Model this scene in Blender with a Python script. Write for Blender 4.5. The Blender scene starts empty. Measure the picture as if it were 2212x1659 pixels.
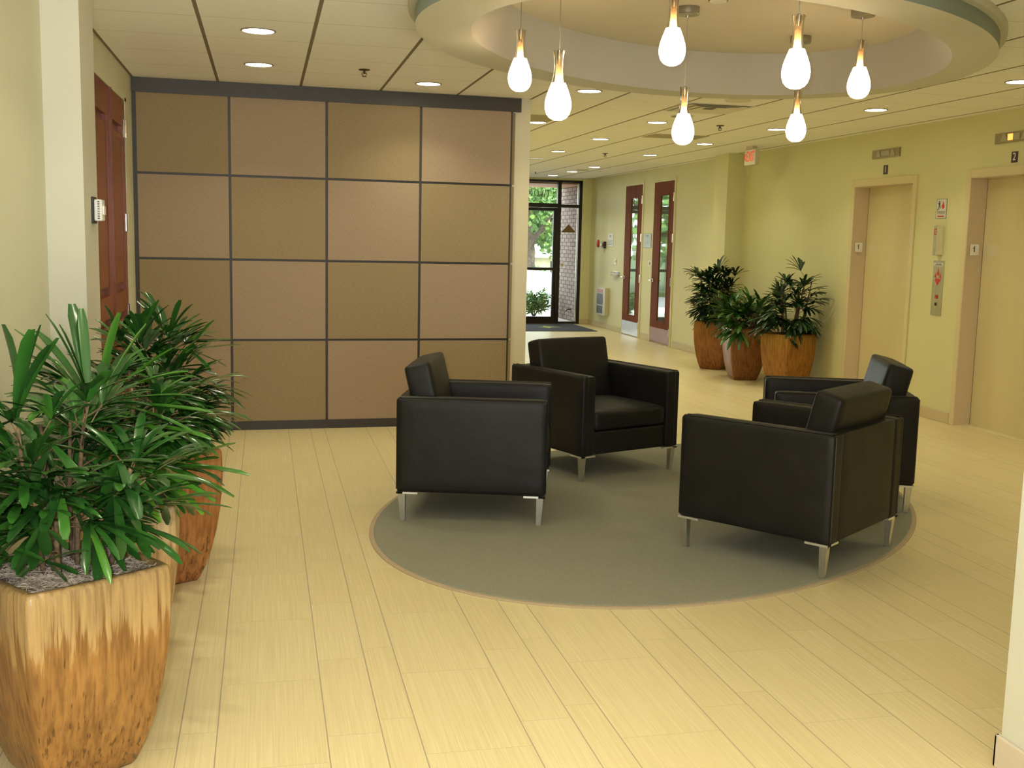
import bpy, bmesh, math, random
from mathutils import Vector, Matrix

S = bpy.context.scene
COL = S.collection
PI = math.pi

# ------------------------------------------------------------------ camera
cam_d = bpy.data.cameras.new("camera")
cam_d.sensor_fit = 'HORIZONTAL'
cam_d.sensor_width = 36.0
cam_d.lens = 2363.4546 / 2212.0 * 36.0
cam_d.clip_start = 0.02
cam_d.clip_end = 400
cam = bpy.data.objects.new("camera", cam_d)
COL.objects.link(cam)
_f = Vector((0.22014612, 0.96667096, -0.13070171))
_r = Vector((0.97543636, -0.21921458, 0.02165356))
_u = Vector((0.00771986, 0.13225814, 0.99118524))
CAM_H = 1.52463
cam.matrix_world = Matrix(((_r.x, _u.x, -_f.x, 0.0),
                           (_r.y, _u.y, -_f.y, 0.0),
                           (_r.z, _u.z, -_f.z, CAM_H),
                           (0, 0, 0, 1)))
S.camera = cam

# ------------------------------------------------------------------ view, world, sun
S.view_settings.view_transform = 'Standard'
S.view_settings.look = 'None'
S.view_settings.exposure = 0.0
S.view_settings.gamma = 1.0
S.view_settings.use_curve_mapping = False
S.cycles.max_bounces = 10
S.cycles.diffuse_bounces = 5
S.cycles.glossy_bounces = 4
S.cycles.transmission_bounces = 8
S.cycles.sample_clamp_indirect = 6.0
S.cycles.caustics_reflective = False
S.cycles.caustics_refractive = False

world = bpy.data.worlds.new("sky")
S.world = world
world.use_nodes = True
_bg = world.node_tree.nodes['Background']
_bg.inputs[0].default_value = (0.84, 0.93, 1.0, 1)
_bg.inputs[1].default_value = 7.0
# below the horizon a brighter glow added to lift the ceilings, open sky above
_nt = world.node_tree
_tc = _nt.nodes.new('ShaderNodeTexCoord'); _sx = _nt.nodes.new('ShaderNodeSeparateXYZ'); _rp = _nt.nodes.new('ShaderNodeValToRGB')
_nt.links.new(_tc.outputs['Generated'], _sx.inputs[0])
_mp = _nt.nodes.new('ShaderNodeMapRange'); _mp.inputs[1].default_value = -0.12; _mp.inputs[2].default_value = 0.12
_nt.links.new(_sx.outputs[2], _mp.inputs[0]); _nt.links.new(_mp.outputs[0], _rp.inputs[0])
_rp.color_ramp.elements[0].color = (2.7, 2.7, 2.65, 1); _rp.color_ramp.elements[1].color = (0.78, 0.88, 1.0, 1)
_nt.links.new(_rp.outputs[0], _bg.inputs[0])

def light(name, kind, loc, energy, color, rot=(0, 0, 0), **kw):
    d = bpy.data.lights.new(name, kind)
    d.energy = energy
    d.color = color
    for k, v in kw.items():
        setattr(d, k, v)
    o = bpy.data.objects.new(name, d)
    o.location = loc
    o.rotation_euler = rot
    COL.objects.link(o)
    return o

light("sun", 'SUN', (0, 40, 20), 7.0, (1.0, 0.96, 0.88), (math.radians(38), 0, math.radians(24)), angle=0.01)
# the photographer's flash, beside the lens
FLASH_E = 50.0
_fl = light("camera_flash", 'AREA', (-0.075, -0.03, CAM_H + 0.045), FLASH_E, (1.0, 0.985, 0.97), shape='RECTANGLE', size=0.035, size_y=0.02)
_fl.rotation_euler = cam.matrix_world.to_euler()
LAMP_COL = (1.0, 0.96, 0.69)
LENS_E = 26.0
LAMP_W = 5.0
SHADE_E = 14.0

# ------------------------------------------------------------------ constants (metres)
H = 2.652            # tile ceiling
XE = 5.871           # elevator wall
XL = -0.945          # left wall
YF = 19.60           # glazed entrance
def YPan(x):
    return 8.7146 + 0.04185 * x

# ------------------------------------------------------------------ node helpers
def lin(r, g, b):
    def f(c):
        c /= 255.0
        return c / 12.92 if c <= 0.04045 else ((c + 0.055) / 1.055) ** 2.4
    return (f(r), f(g), f(b), 1.0)

class NT:
    def __init__(s, name):
        s.m = bpy.data.materials.new(name)
        s.m.use_nodes = True
        s.t = s.m.node_tree
        s.b = s.t.nodes['Principled BSDF']
    def n(s, kind, **kw):
        nd = s.t.nodes.new(kind)
        for k, v in kw.items():
            setattr(nd, k, v)
        return nd
    def put(s, sock, v):
        if hasattr(v, 'is_output'):
            s.t.links.new(v, sock)
        elif v is not None:
            if isinstance(v, (tuple, list)) and len(v) == 3 and sock.type == 'RGBA':
                v = (*v, 1.0)
            sock.default_value = v
    def set(s, **kw):
        names = dict(color='Base Color', rough='Roughness', metal='Metallic', spec='Specular IOR Level', trans='Transmission Weight', ior='IOR',
                     emit='Emission Color', estr='Emission Strength', alpha='Alpha', normal='Normal', coat='Coat Weight', coatr='Coat Roughness', sheen='Sheen Weight', sss='Subsurface Weight')
        for k, v in kw.items():
            s.put(s.b.inputs[names[k]], v)
        return s
    def math(s, op, a, b=None, c=None):
        nd = s.n('ShaderNodeMath', operation=op)
        s.put(nd.inputs[0], a)
        if b is not None: s.put(nd.inputs[1], b)
        if c is not None: s.put(nd.inputs[2], c)
        return nd.outputs[0]
    def pos(s):
        return s.n('ShaderNodeNewGeometry').outputs['Position']
    def obj(s):
        return s.n('ShaderNodeTexCoord').outputs['Object']
    def xyz(s, v):
        nd = s.n('ShaderNodeSeparateXYZ'); s.put(nd.inputs[0], v)
        return nd.outputs
    def vec(s, x=0.0, y=0.0, z=0.0):
        nd = s.n('ShaderNodeCombineXYZ')
        for i, v in enumerate((x, y, z)): s.put(nd.inputs[i], v)
        return nd.outputs[0]
    def scale(s, v, sc):
        nd = s.n('ShaderNodeVectorMath', operation='MULTIPLY')
        s.put(nd.inputs[0], v); nd.inputs[1].default_value = sc
        return nd.outputs[0]
    def noise(s, v, scale=5.0, detail=2.0, rough=0.5, out='Fac'):
        nd = s.n('ShaderNodeTexNoise')
        s.put(nd.inputs['Vector'], v)
        nd.inputs['Scale'].default_value = scale
        nd.inputs['Detail'].default_value = detail
        nd.inputs['Roughness'].default_value = rough
        return nd.outputs[out]
    def white(s, v):
        nd = s.n('ShaderNodeTexWhiteNoise', noise_dimensions='3D'); s.put(nd.inputs['Vector'], v)
        return nd.outputs['Value']
    def ramp(s, fac, stops, interp='LINEAR'):
        nd = s.n('ShaderNodeValToRGB'); s.put(nd.inputs[0], fac)
        nd.color_ramp.interpolation = interp
        e = nd.color_ramp.elements
        while len(e) < len(stops): e.new(0.5)
        for i, (p, c) in enumerate(stops):
            e[i].position = p
            e[i].color = (*c, 1.0) if len(c) == 3 else c
        return nd.outputs[0]
    def mix(s, fac, a, b, blend='MIX'):
        nd = s.n('ShaderNodeMix', data_type='RGBA', blend_type=blend)
        s.put(nd.inputs[0], fac); s.put(nd.inputs[6], a); s.put(nd.inputs[7], b)
        return nd.outputs[2]
    def bump(s, h, strength=0.2, dist=0.002):
        nd = s.n('ShaderNodeBump')
        s.put(nd.inputs['Height'], h)
        nd.inputs['Strength'].default_value = strength
        nd.inputs['Distance'].default_value = dist
        s.t.links.new(nd.outputs[0], s.b.inputs['Normal'])
        return s

def plain(name, color, rough=0.5, metal=0.0, spec=0.5, var=0.04, vscale=30.0, **kw):
    """one paint, plastic or metal: a faint mottling of its own colour"""
    m = NT(name)
    n = m.noise(m.obj(), vscale, 2.0)
    c = tuple(color[:3])
    lo = tuple(max(0, x * (1 - var)) for x in c); hi = tuple(min(1, x * (1 + var)) for x in c)
    m.set(color=m.ramp(n, [(0.3, lo), (0.7, hi)]), rough=rough, metal=metal, spec=spec, **kw)
    return m.m

def brushed(name, color, rough=0.3, axis=2):
    m = NT(name)
    sc = [220.0, 220.0, 220.0]; sc[axis] = 6.0
    n = m.noise(m.scale(m.obj(), sc), 1.0, 2.0)
    lo = tuple(x * 0.88 for x in color[:3]); hi = tuple(min(1, x * 1.08) for x in color[:3])
    m.set(color=m.ramp(n, [(0.3, lo), (0.7, hi)]), rough=rough, metal=1.0)
    m.bump(n, 0.08, 0.001)
    return m.m

def emitter(name, color, strength):
    m = NT(name)
    m.set(color=(*color, 1.0), emit=(*color, 1.0), estr=strength, rough=0.4)
    return m.m

# ------------------------------------------------------------------ materials
M = {}
def mat_paint(name, c):
    m = NT(name)
    n = m.noise(m.pos(), 2.0, 3.0)
    f = m.noise(m.pos(), 160.0, 2.0)
    lo = tuple(x * 0.975 for x in c[:3]); hi = tuple(min(1, x * 1.02) for x in c[:3])
    m.set(color=m.ramp(n, [(0.3, lo), (0.7, hi)]), rough=0.6, spec=0.3)
    m.bump(f, 0.12, 0.0015)
    return m.m
M['wall'] = mat_paint('cream_yellow_wall_paint', (0.70, 0.665, 0.37))
M['wall_near'] = mat_paint('cream_wall_paint', (0.69, 0.665, 0.50))
M['pilaster'] = mat_paint('pale_cream_paint', (0.64, 0.615, 0.515))
M['end'] = mat_paint('off_white_paint', (0.65, 0.585, 0.42))
M['end_near'] = mat_paint('near_off_white_paint', (0.64, 0.63, 0.54))
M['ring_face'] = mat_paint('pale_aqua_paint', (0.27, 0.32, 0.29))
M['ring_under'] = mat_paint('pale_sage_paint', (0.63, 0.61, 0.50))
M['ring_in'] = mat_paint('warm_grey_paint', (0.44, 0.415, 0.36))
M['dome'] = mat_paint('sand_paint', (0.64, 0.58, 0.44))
M['casing'] = mat_paint('beige_casing_enamel', (0.70, 0.61, 0.36))
M['jamb'] = mat_paint('rose_beige_enamel', (0.68, 0.56, 0.41))
M['baseb'] = mat_paint('tan_cove_base', (0.60, 0.50, 0.31))
M['basenear'] = mat_paint('beige_cove_base', (0.62, 0.53, 0.42))

def mat_elev():
    m = NT('elevator_door_enamel')
    n = m.noise(m.scale(m.pos(), (3, 3, 0.6)), 1.0, 2.0)
    m.set(color=m.ramp(n, [(0.3, (0.66, 0.57, 0.32)), (0.7, (0.71, 0.62, 0.36))]), rough=0.28, spec=0.45)
    return m.m
M['elev'] = mat_elev()

def mat_floor():
    m = NT('wood_look_floor_tile')
    p = m.xyz(m.pos())
    x = m.math('ADD', p[0], 0.152 + 61.0)
    q = m.math('DIVIDE', x, 0.610)
    ci = m.math('FLOOR', q)
    xf = m.math('MULTIPLY', m.math('FRACT', q), 0.610)
    g1 = m.math('GREATER_THAN', xf, 0.330)
    g2 = m.math('GREATER_THAN', xf, 0.498)
    col = m.math('ADD', m.math('MULTIPLY', ci, 3.0), m.math('ADD', g1, g2))
    ph = m.math('ADD', 3.06, m.math('ADD', m.math('MULTIPLY', g1, 0.17), m.math('MULTIPLY', g2, 0.09)))
    yq = m.math('DIVIDE', m.math('ADD', m.math('SUBTRACT', p[1], ph), 62.0), 0.62)
    yi = m.math('FLOOR', yq)
    yf = m.math('MULTIPLY', m.math('FRACT', yq), 0.62)
    rnd = m.white(m.vec(col, yi, 3.0))
    def near(v, t):
        return m.math('ABSOLUTE', m.math('SUBTRACT', v, t))
    dx = m.math('MINIMUM', m.math('MINIMUM', near(xf, 0.0), near(xf, 0.610)), m.math('MINIMUM', near(xf, 0.330), near(xf, 0.498)))
    dy = m.math('MINIMUM', near(yf, 0.0), near(yf, 0.62))
    gx = m.math('LESS_THAN', dx, 0.0019)
    gy = m.math('LESS_THAN', dy, 0.0013)
    g = m.math('MAXIMUM', gx, gy)
    st = m.noise(m.vec(m.math('MULTIPLY', p[0], 190.0), m.math('MULTIPLY', p[1], 2.4), m.math('MULTIPLY', rnd, 40.0)), 1.0, 3.0, 0.6)
    st2 = m.noise(m.vec(m.math('MULTIPLY', p[0], 40.0), m.math('MULTIPLY', p[1], 160.0), 0.0), 1.0, 2.0)
    base = m.ramp(rnd, [(0.0, (0.685, 0.565, 0.310)), (0.5, (0.70, 0.585, 0.325)), (1.0, (0.715, 0.60, 0.345))])
    streak = m.ramp(st, [(0.30, (0.90, 0.89, 0.85)), (0.55, (1.0, 1.0, 1.0)), (0.72, (1.07, 1.09, 1.16))])
    c = m.mix(1.0, base, streak, 'MULTIPLY')
    c = m.mix(m.math('MULTIPLY', st2, 0.10), c, (0.50, 0.38, 0.18, 1))
    c = m.mix(m.math('MAXIMUM', m.math('MULTIPLY', gx, 0.9), m.math('MULTIPLY', gy, 0.45)), c, (0.34, 0.28, 0.20, 1))
    rough = m.math('ADD', 0.30, m.math('MULTIPLY', st, 0.12))
    m.set(color=c, rough=rough, spec=0.42)
    m.bump(m.math('SUBTRACT', m.math('MULTIPLY', st, 0.15), g), 0.15, 0.0015)
    return m.m
M['floor'] = mat_floor()

def mat_ceiling():
    m = NT('acoustic_ceiling_tile')
    p = m.xyz(m.pos())
    s = 0.6096
    xq = m.math('ABSOLUTE', m.math('SUBTRACT', m.math('FRACT', m.math('ADD', m.math('DIVIDE', m.math('ADD', p[0], 0.3272 + 6.096), s), 0.5)), 0.5))
    yq = m.math('ABSOLUTE', m.math('SUBTRACT', m.math('FRACT', m.math('ADD', m.math('DIVIDE', m.math('SUBTRACT', p[1], 6.1564 - 12.192), s), 0.5)), 0.5))
    gx = m.math('LESS_THAN', xq, 0.0105 / s)
    gy = m.math('LESS_THAN', yq, 0.0026 / s)
    n = m.noise(m.pos(), 70.0, 3.0, 0.7)
    base = m.ramp(n, [(0.35, (0.93, 0.92, 0.88)), (0.65, (0.97, 0.96, 0.93))])
    c = m.mix(gy, base, (0.55, 0.50, 0.42, 1))
    c = m.mix(gx, c, (0.24, 0.205, 0.15, 1))
    m.set(color=c, rough=0.85, spec=0.15)
    m.bump(m.math('SUBTRACT', m.math('MULTIPLY', n, 0.4), gx), 0.3, 0.003)
    return m.m
M['ceiling'] = mat_ceiling()

def mat_fabric(name, c, sx, sz):
    m = NT(name)
    p = m.xyz(m.pos())
    w = m.noise(m.vec(m.math('MULTIPLY', p[0], sx), 0.0, m.math('MULTIPLY', p[2], sz)), 1.0, 2.0)
    big = m.noise(m.pos(), 3.0, 2.0)
    lo = tuple(x * 0.86 for x in c); hi = tuple(x * 1.12 for x in c)
    cc = m.mix(m.math('MULTIPLY', big, 0.18), m.ramp(w, [(0.3, lo), (0.7, hi)]), (c[0] * 0.8, c[1] * 0.8, c[2] * 0.8, 1))
    m.set(color=cc, rough=0.85, spec=0.15, sheen=0.15)
    m.bump(w, 0.25, 0.001)
    return m.m
M['fab_a'] = mat_fabric('olive_tan_woven_fabric', (0.315, 0.235, 0.132), 40, 330)
M['fab_b'] = mat_fabric('rose_tan_woven_fabric', (0.365, 0.268, 0.182), 330, 40)
M['dark_trim'] = plain('dark_bronze_laminate', (0.036, 0.028, 0.021), 0.5)

def mat_carpet():
    m = NT('grey_green_carpet')
    n = m.noise(m.pos(), 330.0, 2.0, 0.8)
    b = m.noise(m.pos(), 3.0, 4.0, 0.6)
    c = m.ramp(n, [(0.28, (0.165, 0.160, 0.105)), (0.5, (0.285, 0.275, 0.190)), (0.75, (0.41, 0.395, 0.285))])
    c = m.mix(m.math('MULTIPLY', b, 0.22), c, (0.19, 0.18, 0.12, 1))
    m.set(color=c, rough=0.95, spec=0.05, sheen=0.2)
    m.bump(n, 0.8, 0.006)
    return m.m
M['carpet'] = mat_carpet()
M['binding'] = plain('tan_carpet_binding', (0.42, 0.32, 0.20), 0.8, vscale=200, var=0.12)

def mat_leather():
    m = NT('black_leather')
    v = m.n('ShaderNodeTexVoronoi'); m.put(v.inputs['Vector'], m.obj()); v.inputs['Scale'].default_value = 420.0
    n = m.noise(m.obj(), 7.0, 3.0)
    c = m.ramp(n, [(0.3, (0.0085, 0.0080, 0.0075)), (0.7, (0.0125, 0.0115, 0.0105))])
    r = m.math('ADD', 0.42, m.math('MULTIPLY', n, 0.12))
    m.set(color=c, rough=r, spec=0.27)
    h = m.math('ADD', m.math('MULTIPLY', v.outputs['Distance'], 0.12), m.math('MULTIPLY', n, 2.2))
    m.bump(h, 0.35, 0.006)
    return m.m
M['leather'] = mat_leather()
M['thread'] = plain('black_leather_piping', (0.014, 0.012, 0.011), 0.35)
M['alum'] = brushed('satin_aluminium', (0.72, 0.72, 0.70), 0.34)
M['chrome'] = plain('polished_chrome', (0.80, 0.79, 0.76), 0.12, 1.0, var=0.02)
M['bracket'] = plain('bright_satin_bracket', (0.86, 0.86, 0.84), 0.38, 0.9, var=0.02)
M['steel'] = brushed('brushed_stainless_steel', (0.62, 0.60, 0.55), 0.32)
M['steel_bright'] = plain('bright_stainless_steel', (0.82, 0.80, 0.76), 0.2, 1.0, var=0.02)
M['nickel'] = plain('satin_nickel', (0.42, 0.40, 0.36), 0.36, 1.0, var=0.03)
M['bronze_sign'] = plain('brushed_bronze_plate', (0.34, 0.27, 0.15), 0.4, 0.7)
M['lensgrey'] = plain('frosted_indicator_lens', (0.42, 0.38, 0.25), 0.4)
M['black'] = plain('black_plastic', (0.012, 0.010, 0.010), 0.45)
M['brownblack'] = plain('dark_brown_sign_plastic', (0.055, 0.022, 0.018), 0.45)
M['white'] = plain('white_plastic', (0.82, 0.80, 0.76), 0.4, var=0.02)
M['offwhite'] = plain('off_white_sign_face', (0.72, 0.70, 0.62), 0.5, var=0.02)
M['greytext'] = plain('grey_sign_ink', (0.28, 0.30, 0.26), 0.6)
M['red'] = plain('red_sign_ink', (0.62, 0.035, 0.025), 0.5)
M['redplastic'] = plain('red_plastic', (0.48, 0.05, 0.03), 0.4)
M['silver_sign'] = plain('grey_green_door_plaque', (0.33, 0.34, 0.27), 0.45, 0.2)
M['exit_face'] = emitter('exit_sign_face', (0.62, 0.56, 0.36), 0.12)
M['exit_red'] = emitter('exit_sign_red_letters', (0.85, 0.05, 0.02), 0.45)
M['exit_box'] = plain('ivory_exit_sign_housing', (0.60, 0.56, 0.40), 0.5)
M['amber'] = emitter('lit_orange_indicator', (1.0, 0.32, 0.06), 2.2)
M['lens'] = emitter('downlight_lens', LAMP_COL, LENS_E)
M['can'] = plain('dark_downlight_rim', (0.30, 0.26, 0.19), 0.4, 0.3)
M['shade'] = emitter('glowing_opal_glass', (1.0, 0.80, 0.52), SHADE_E)
def mat_neck():
    m = NT('amber_clear_glass')
    t = m.t
    o = m.xyz(m.obj())
    n = m.noise(m.scale(m.obj(), (70, 70, 3)), 1.0, 2.0)
    tr = m.n('ShaderNodeBsdfTransparent'); m.put(tr.inputs[0], m.ramp(n, [(0.35, (0.95, 0.82, 0.60)), (0.65, (1.0, 0.95, 0.85))]))
    tl = m.n('ShaderNodeBsdfTranslucent'); tl.inputs[0].default_value = (1.0, 0.86, 0.62, 1)
    gl = m.n('ShaderNodeBsdfGlossy'); gl.inputs['Roughness'].default_value = 0.08
    fr = m.n('ShaderNodeFresnel'); fr.inputs[0].default_value = 1.5
    a = m.n('ShaderNodeMixShader'); opal = m.ramp(m.math('MULTIPLY', m.math('SUBTRACT', o[2], 0.098), 8.0), [(0.0, (0.97, 0.97, 0.97)), (0.45, (0.42, 0.42, 0.42)), (1.0, (0.07, 0.07, 0.07))])
    m.put(a.inputs[0], m.math('MULTIPLY', opal, m.math('ADD', 0.65, m.math('MULTIPLY', n, 0.6)))); t.links.new(tr.outputs[0], a.inputs[1]); t.links.new(tl.outputs[0], a.inputs[2])
    c = m.n('ShaderNodeMixShader'); t.links.new(fr.outputs[0], c.inputs[0]); t.links.new(a.outputs[0], c.inputs[1]); t.links.new(gl.outputs[0], c.inputs[2])
    t.links.new(c.outputs[0], t.nodes['Material Output'].inputs[0])
    return m.m
M['neck'] = mat_neck()

def mat_wood(name, a, b, axis=2, rough=0.30, spec=0.5):
    m = NT(name)
    sc = [26.0, 26.0, 26.0]; sc[axis] = 1.1
    v = m.scale(m.pos(), sc)
    n = m.noise(v, 1.0, 5.0, 0.65)
    f = m.noise(m.scale(m.pos(), [k * 5 for k in sc]), 1.0, 2.0)
    c = m.mix(m.math('MULTIPLY', f, 0.3), m.ramp(n, [(0.32, a), (0.68, b)]), (a[0] * 0.6, a[1] * 0.6, a[2] * 0.6, 1))
    m.set(color=c, rough=rough, spec=spec)
    m.bump(n, 0.08, 0.001)
    return m.m
M['mahog'] = mat_wood('red_mahogany_veneer', (0.17, 0.034, 0.012), (0.30, 0.078, 0.026))
M['cherry'] = mat_wood('reddish_brown_door_veneer', (0.150, 0.040, 0.014), (0.235, 0.070, 0.025), rough=0.6, spec=0.03)
def mat_doorglass():
    m = NT('dark_reflective_door_glass')
    n = m.noise(m.scale(m.pos(), (2, 5, 1.0)), 1.0, 1.0)
    m.set(color=(0.42, 0.45, 0.42, 1), metal=0.75, rough=0.025)
    m.bump(n, 0.03, 0.01)
    return m.m
M['doorglass'] = mat_doorglass()
M['kickbrown'] = plain('brown_kick_plate', (0.24, 0.115, 0.07), 0.42, 0.6)  # plain brown tint on a partly metallic plate

def mat_glass():
    m = NT('clear_glass')
    t = m.t
    tr = m.n('ShaderNodeBsdfTransparent'); tr.inputs[0].default_value = (0.95, 0.97, 0.95, 1)
    gl = m.n('ShaderNodeBsdfGlossy'); gl.inputs['Roughness'].default_value = 0.01
    lw = m.n('ShaderNodeFresnel'); lw.inputs[0].default_value = 1.45
    mx = m.n('ShaderNodeMixShader')
    t.links.new(lw.outputs[0], mx.inputs[0]); t.links.new(tr.outputs[0], mx.inputs[1]); t.links.new(gl.outputs[0], mx.inputs[2])
    t.links.new(mx.outputs[0], t.nodes['Material Output'].inputs[0])
    return m.m
M['glass'] = mat_glass()
M['bronze'] = plain('dark_bronze_aluminium', (0.020, 0.013, 0.010), 0.4, 0.3)
M['lettering'] = plain('black_vinyl_lettering', (0.01, 0.01, 0.01), 0.5)
M['emblem'] = plain('brown_vinyl_emblem', (0.15, 0.085, 0.03), 0.5)

def mat_brick():
    m = NT('tan_brick')
    p = m.xyz(m.pos())
    b = m.n('ShaderNodeTexBrick')
    m.put(b.inputs['Vector'], m.vec(m.math('MULTIPLY', m.math('ADD', p[1], p[0]), 0.28), p[2], 0.0))
    b.inputs['Scale'].default_value = 1.0
    b.inputs['Brick Width'].default_value = 0.085
    b.inputs['Row Height'].default_value = 0.075
    b.inputs['Mortar Size'].default_value = 0.007
    b.inputs['Color1'].default_value = (0.20, 0.150, 0.120, 1)
    b.inputs['Color2'].default_value = (0.25, 0.190, 0.155, 1)
    b.inputs['Mortar'].default_value = (0.045, 0.032, 0.026, 1)
    n = m.noise(m.pos(), 60.0, 3.0)
    m.set(color=m.mix(m.math('MULTIPLY', n, 0.25), b.outputs['Color'], (0.30, 0.24, 0.20, 1)), rough=0.9, spec=0.2)
    m.bump(m.math('SUBTRACT', m.math('MULTIPLY', n, 0.3), b.outputs['Fac']), 0.5, 0.006)
    return m.m
M['brick'] = mat_brick()
M['soffit'] = plain('terracotta_soffit_paint', (0.42, 0.21, 0.10), 0.7)
M['carpaint'] = plain('white_car_paint', (0.88, 0.88, 0.88), 0.2, coat=1.0)
M['tyre'] = plain('black_rubber', (0.02, 0.02, 0.02), 0.8)
M['carglass'] = plain('tinted_car_glass', (0.03, 0.04, 0.045), 0.05)
M['lawn'] = plain('lawn_grass', (0.055, 0.085, 0.02), 0.95, var=0.35, vscale=3)
M['concrete'] = plain('pale_concrete', (0.55, 0.50, 0.44), 0.9, var=0.08, vscale=12)
M['asphalt'] = plain('grey_asphalt', (0.20, 0.20, 0.20), 0.9, var=0.1, vscale=40)
M['stucco'] = plain('pale_stucco', (0.72, 0.62, 0.42), 0.9)
M['roofing'] = plain('light_beige_roofing', (0.68, 0.58, 0.46), 0.85)
M['bark'] = plain('grey_brown_bark', (0.10, 0.075, 0.05), 0.95, var=0.4, vscale=14)
M['mat'] = plain('charcoal_entrance_mat', (0.022, 0.022, 0.026), 0.95, var=0.3, vscale=250)
M['matlogo'] = plain('lime_mat_emblem', (0.38, 0.42, 0.06), 0.95, var=0.2, vscale=250)
M['grille'] = plain('dark_steel_grille', (0.05, 0.045, 0.04), 0.5, 0.4)
M['spk'] = plain('white_perforated_grille', (0.74, 0.71, 0.60), 0.6, var=0.1, vscale=300)
M['yellowdisc'] = plain('unlit_downlight_reflector', (0.42, 0.36, 0.12), 0.3, 0.6)
M['greytile'] = plain('grey_return_air_tile', (0.42, 0.38, 0.26), 0.85, var=0.1, vscale=120)
M['brass'] = plain('dark_bronze_sprinkler_metal', (0.085, 0.065, 0.045), 0.4, 0.7)

def mat_glaze(name, dark, mid, light_, seed, drip=1.0):
    """pot glaze: pale glaze running down from the rim in drips over a rust body, dark flecks near the foot"""
    m = NT(name)
    o = m.obj(); p = m.xyz(o)
    v = m.vec(m.math('ADD', p[0], seed), m.math('ADD', p[1], seed * 1.7), m.math('MULTIPLY', p[2], 0.045))
    d = m.noise(v, 75.0, 3.0, 0.6)
    blot = m.noise(o, 6.0, 4.0, 0.6)
    fl = m.noise(m.scale(m.vec(m.math('ADD', p[0], seed), p[1], p[2]), (85, 85, 9)), 1.0, 2.0, 0.6)
    body = m.ramp(blot, [(0.32, dark), (0.68, mid)])
    hgt = m.math('MULTIPLY', p[2], 1.7)                     # 0 foot .. 1 rim
    t = m.math('ADD', m.math('MULTIPLY', m.math('SUBTRACT', hgt, 0.78), 1.5), m.math('SUBTRACT', d, 0.42))
    k = m.ramp(t, [(0.0, (0, 0, 0)), (0.10, (drip, drip, drip))])
    c = m.mix(k, body, m.ramp(blot, [(0.3, light_), (0.7, tuple(x * 0.85 for x in light_))]))
    k2 = m.ramp(m.math('SUBTRACT', fl, m.math('MULTIPLY', hgt, 0.22)), [(0.545, (0, 0, 0)), (0.60, (1, 1, 1))])
    c = m.mix(m.math('MULTIPLY', k2, 0.7), c, (dark[0] * 0.22, dark[1] * 0.2, dark[2] * 0.2, 1))
    line = m.ramp(d, [(0.38, (0.74, 0.70, 0.64)), (0.50, (1.0, 1.0, 1.0)), (0.64, (1.22, 1.22, 1.16))])
    c = m.mix(1.0, c, line, 'MULTIPLY')
    m.set(color=c, rough=0.30, spec=0.5)
    m.bump(m.math('ADD', d, m.math('MULTIPLY', blot, 0.5)), 0.25, 0.004)
    return m.m
M['moss'] = plain('grey_pink_spanish_moss', (0.36, 0.28, 0.23), 0.95, var=0.35, vscale=90)
M['strand'] = plain('pale_moss_strand', (0.50, 0.42, 0.33), 0.9, var=0.25, vscale=20)
M['mossdark'] = plain('brown_moss_mulch', (0.17, 0.125, 0.075), 0.95, var=0.4, vscale=90)
M['cane'] = plain('fibrous_brown_cane', (0.16, 0.105, 0.055), 0.85, var=0.45, vscale=60)

def mat_leaf(name, dark, lit, rough=0.28):
    m = NT(name)
    g = m.n('ShaderNodeNewGeometry')
    r = g.outputs['Random Per Island']
    n = m.noise(m.obj(), 9.0, 2.0)
    c = m.ramp(r, [(0.0, dark), (0.62, tuple((a + b) / 2 for a, b in zip(dark, lit))), (0.9, lit), (1.0, (lit[0] * 1.6, lit[1] * 1.25, lit[2]))])
    c = m.mix(m.math('MULTIPLY', n, 0.35), c, (*tuple(x * 0.6 for x in dark), 1))
    m.set(color=c, rough=rough, spec=0.5)
    return m.m
M['leaf_near'] = mat_leaf('glossy_lady_palm_leaf', (0.013, 0.054, 0.011), (0.042, 0.165, 0.022), 0.22)
M['leaf_lit'] = mat_leaf('lit_lady_palm_leaf', (0.035, 0.135, 0.015), (0.11, 0.36, 0.035), 0.24)  # brighter copy of the palm leaf, the light on it put into the colour
M['leaf_dark'] = mat_leaf('dark_lady_palm_leaf', (0.010, 0.034, 0.010), (0.022, 0.075, 0.016), 0.4)
M['leaf_mid'] = mat_leaf('mid_green_lady_palm_leaf', (0.022, 0.080, 0.012), (0.060, 0.180, 0.025), 0.4)
M['tree_leaf'] = mat_leaf('sunlit_tree_leaf', (0.05, 0.13, 0.025), (0.20, 0.34, 0.07), 0.6)
M['bush_leaf'] = mat_leaf('sunlit_bush_leaf', (0.08, 0.20, 0.03), (0.26, 0.48, 0.08), 0.5)

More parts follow.
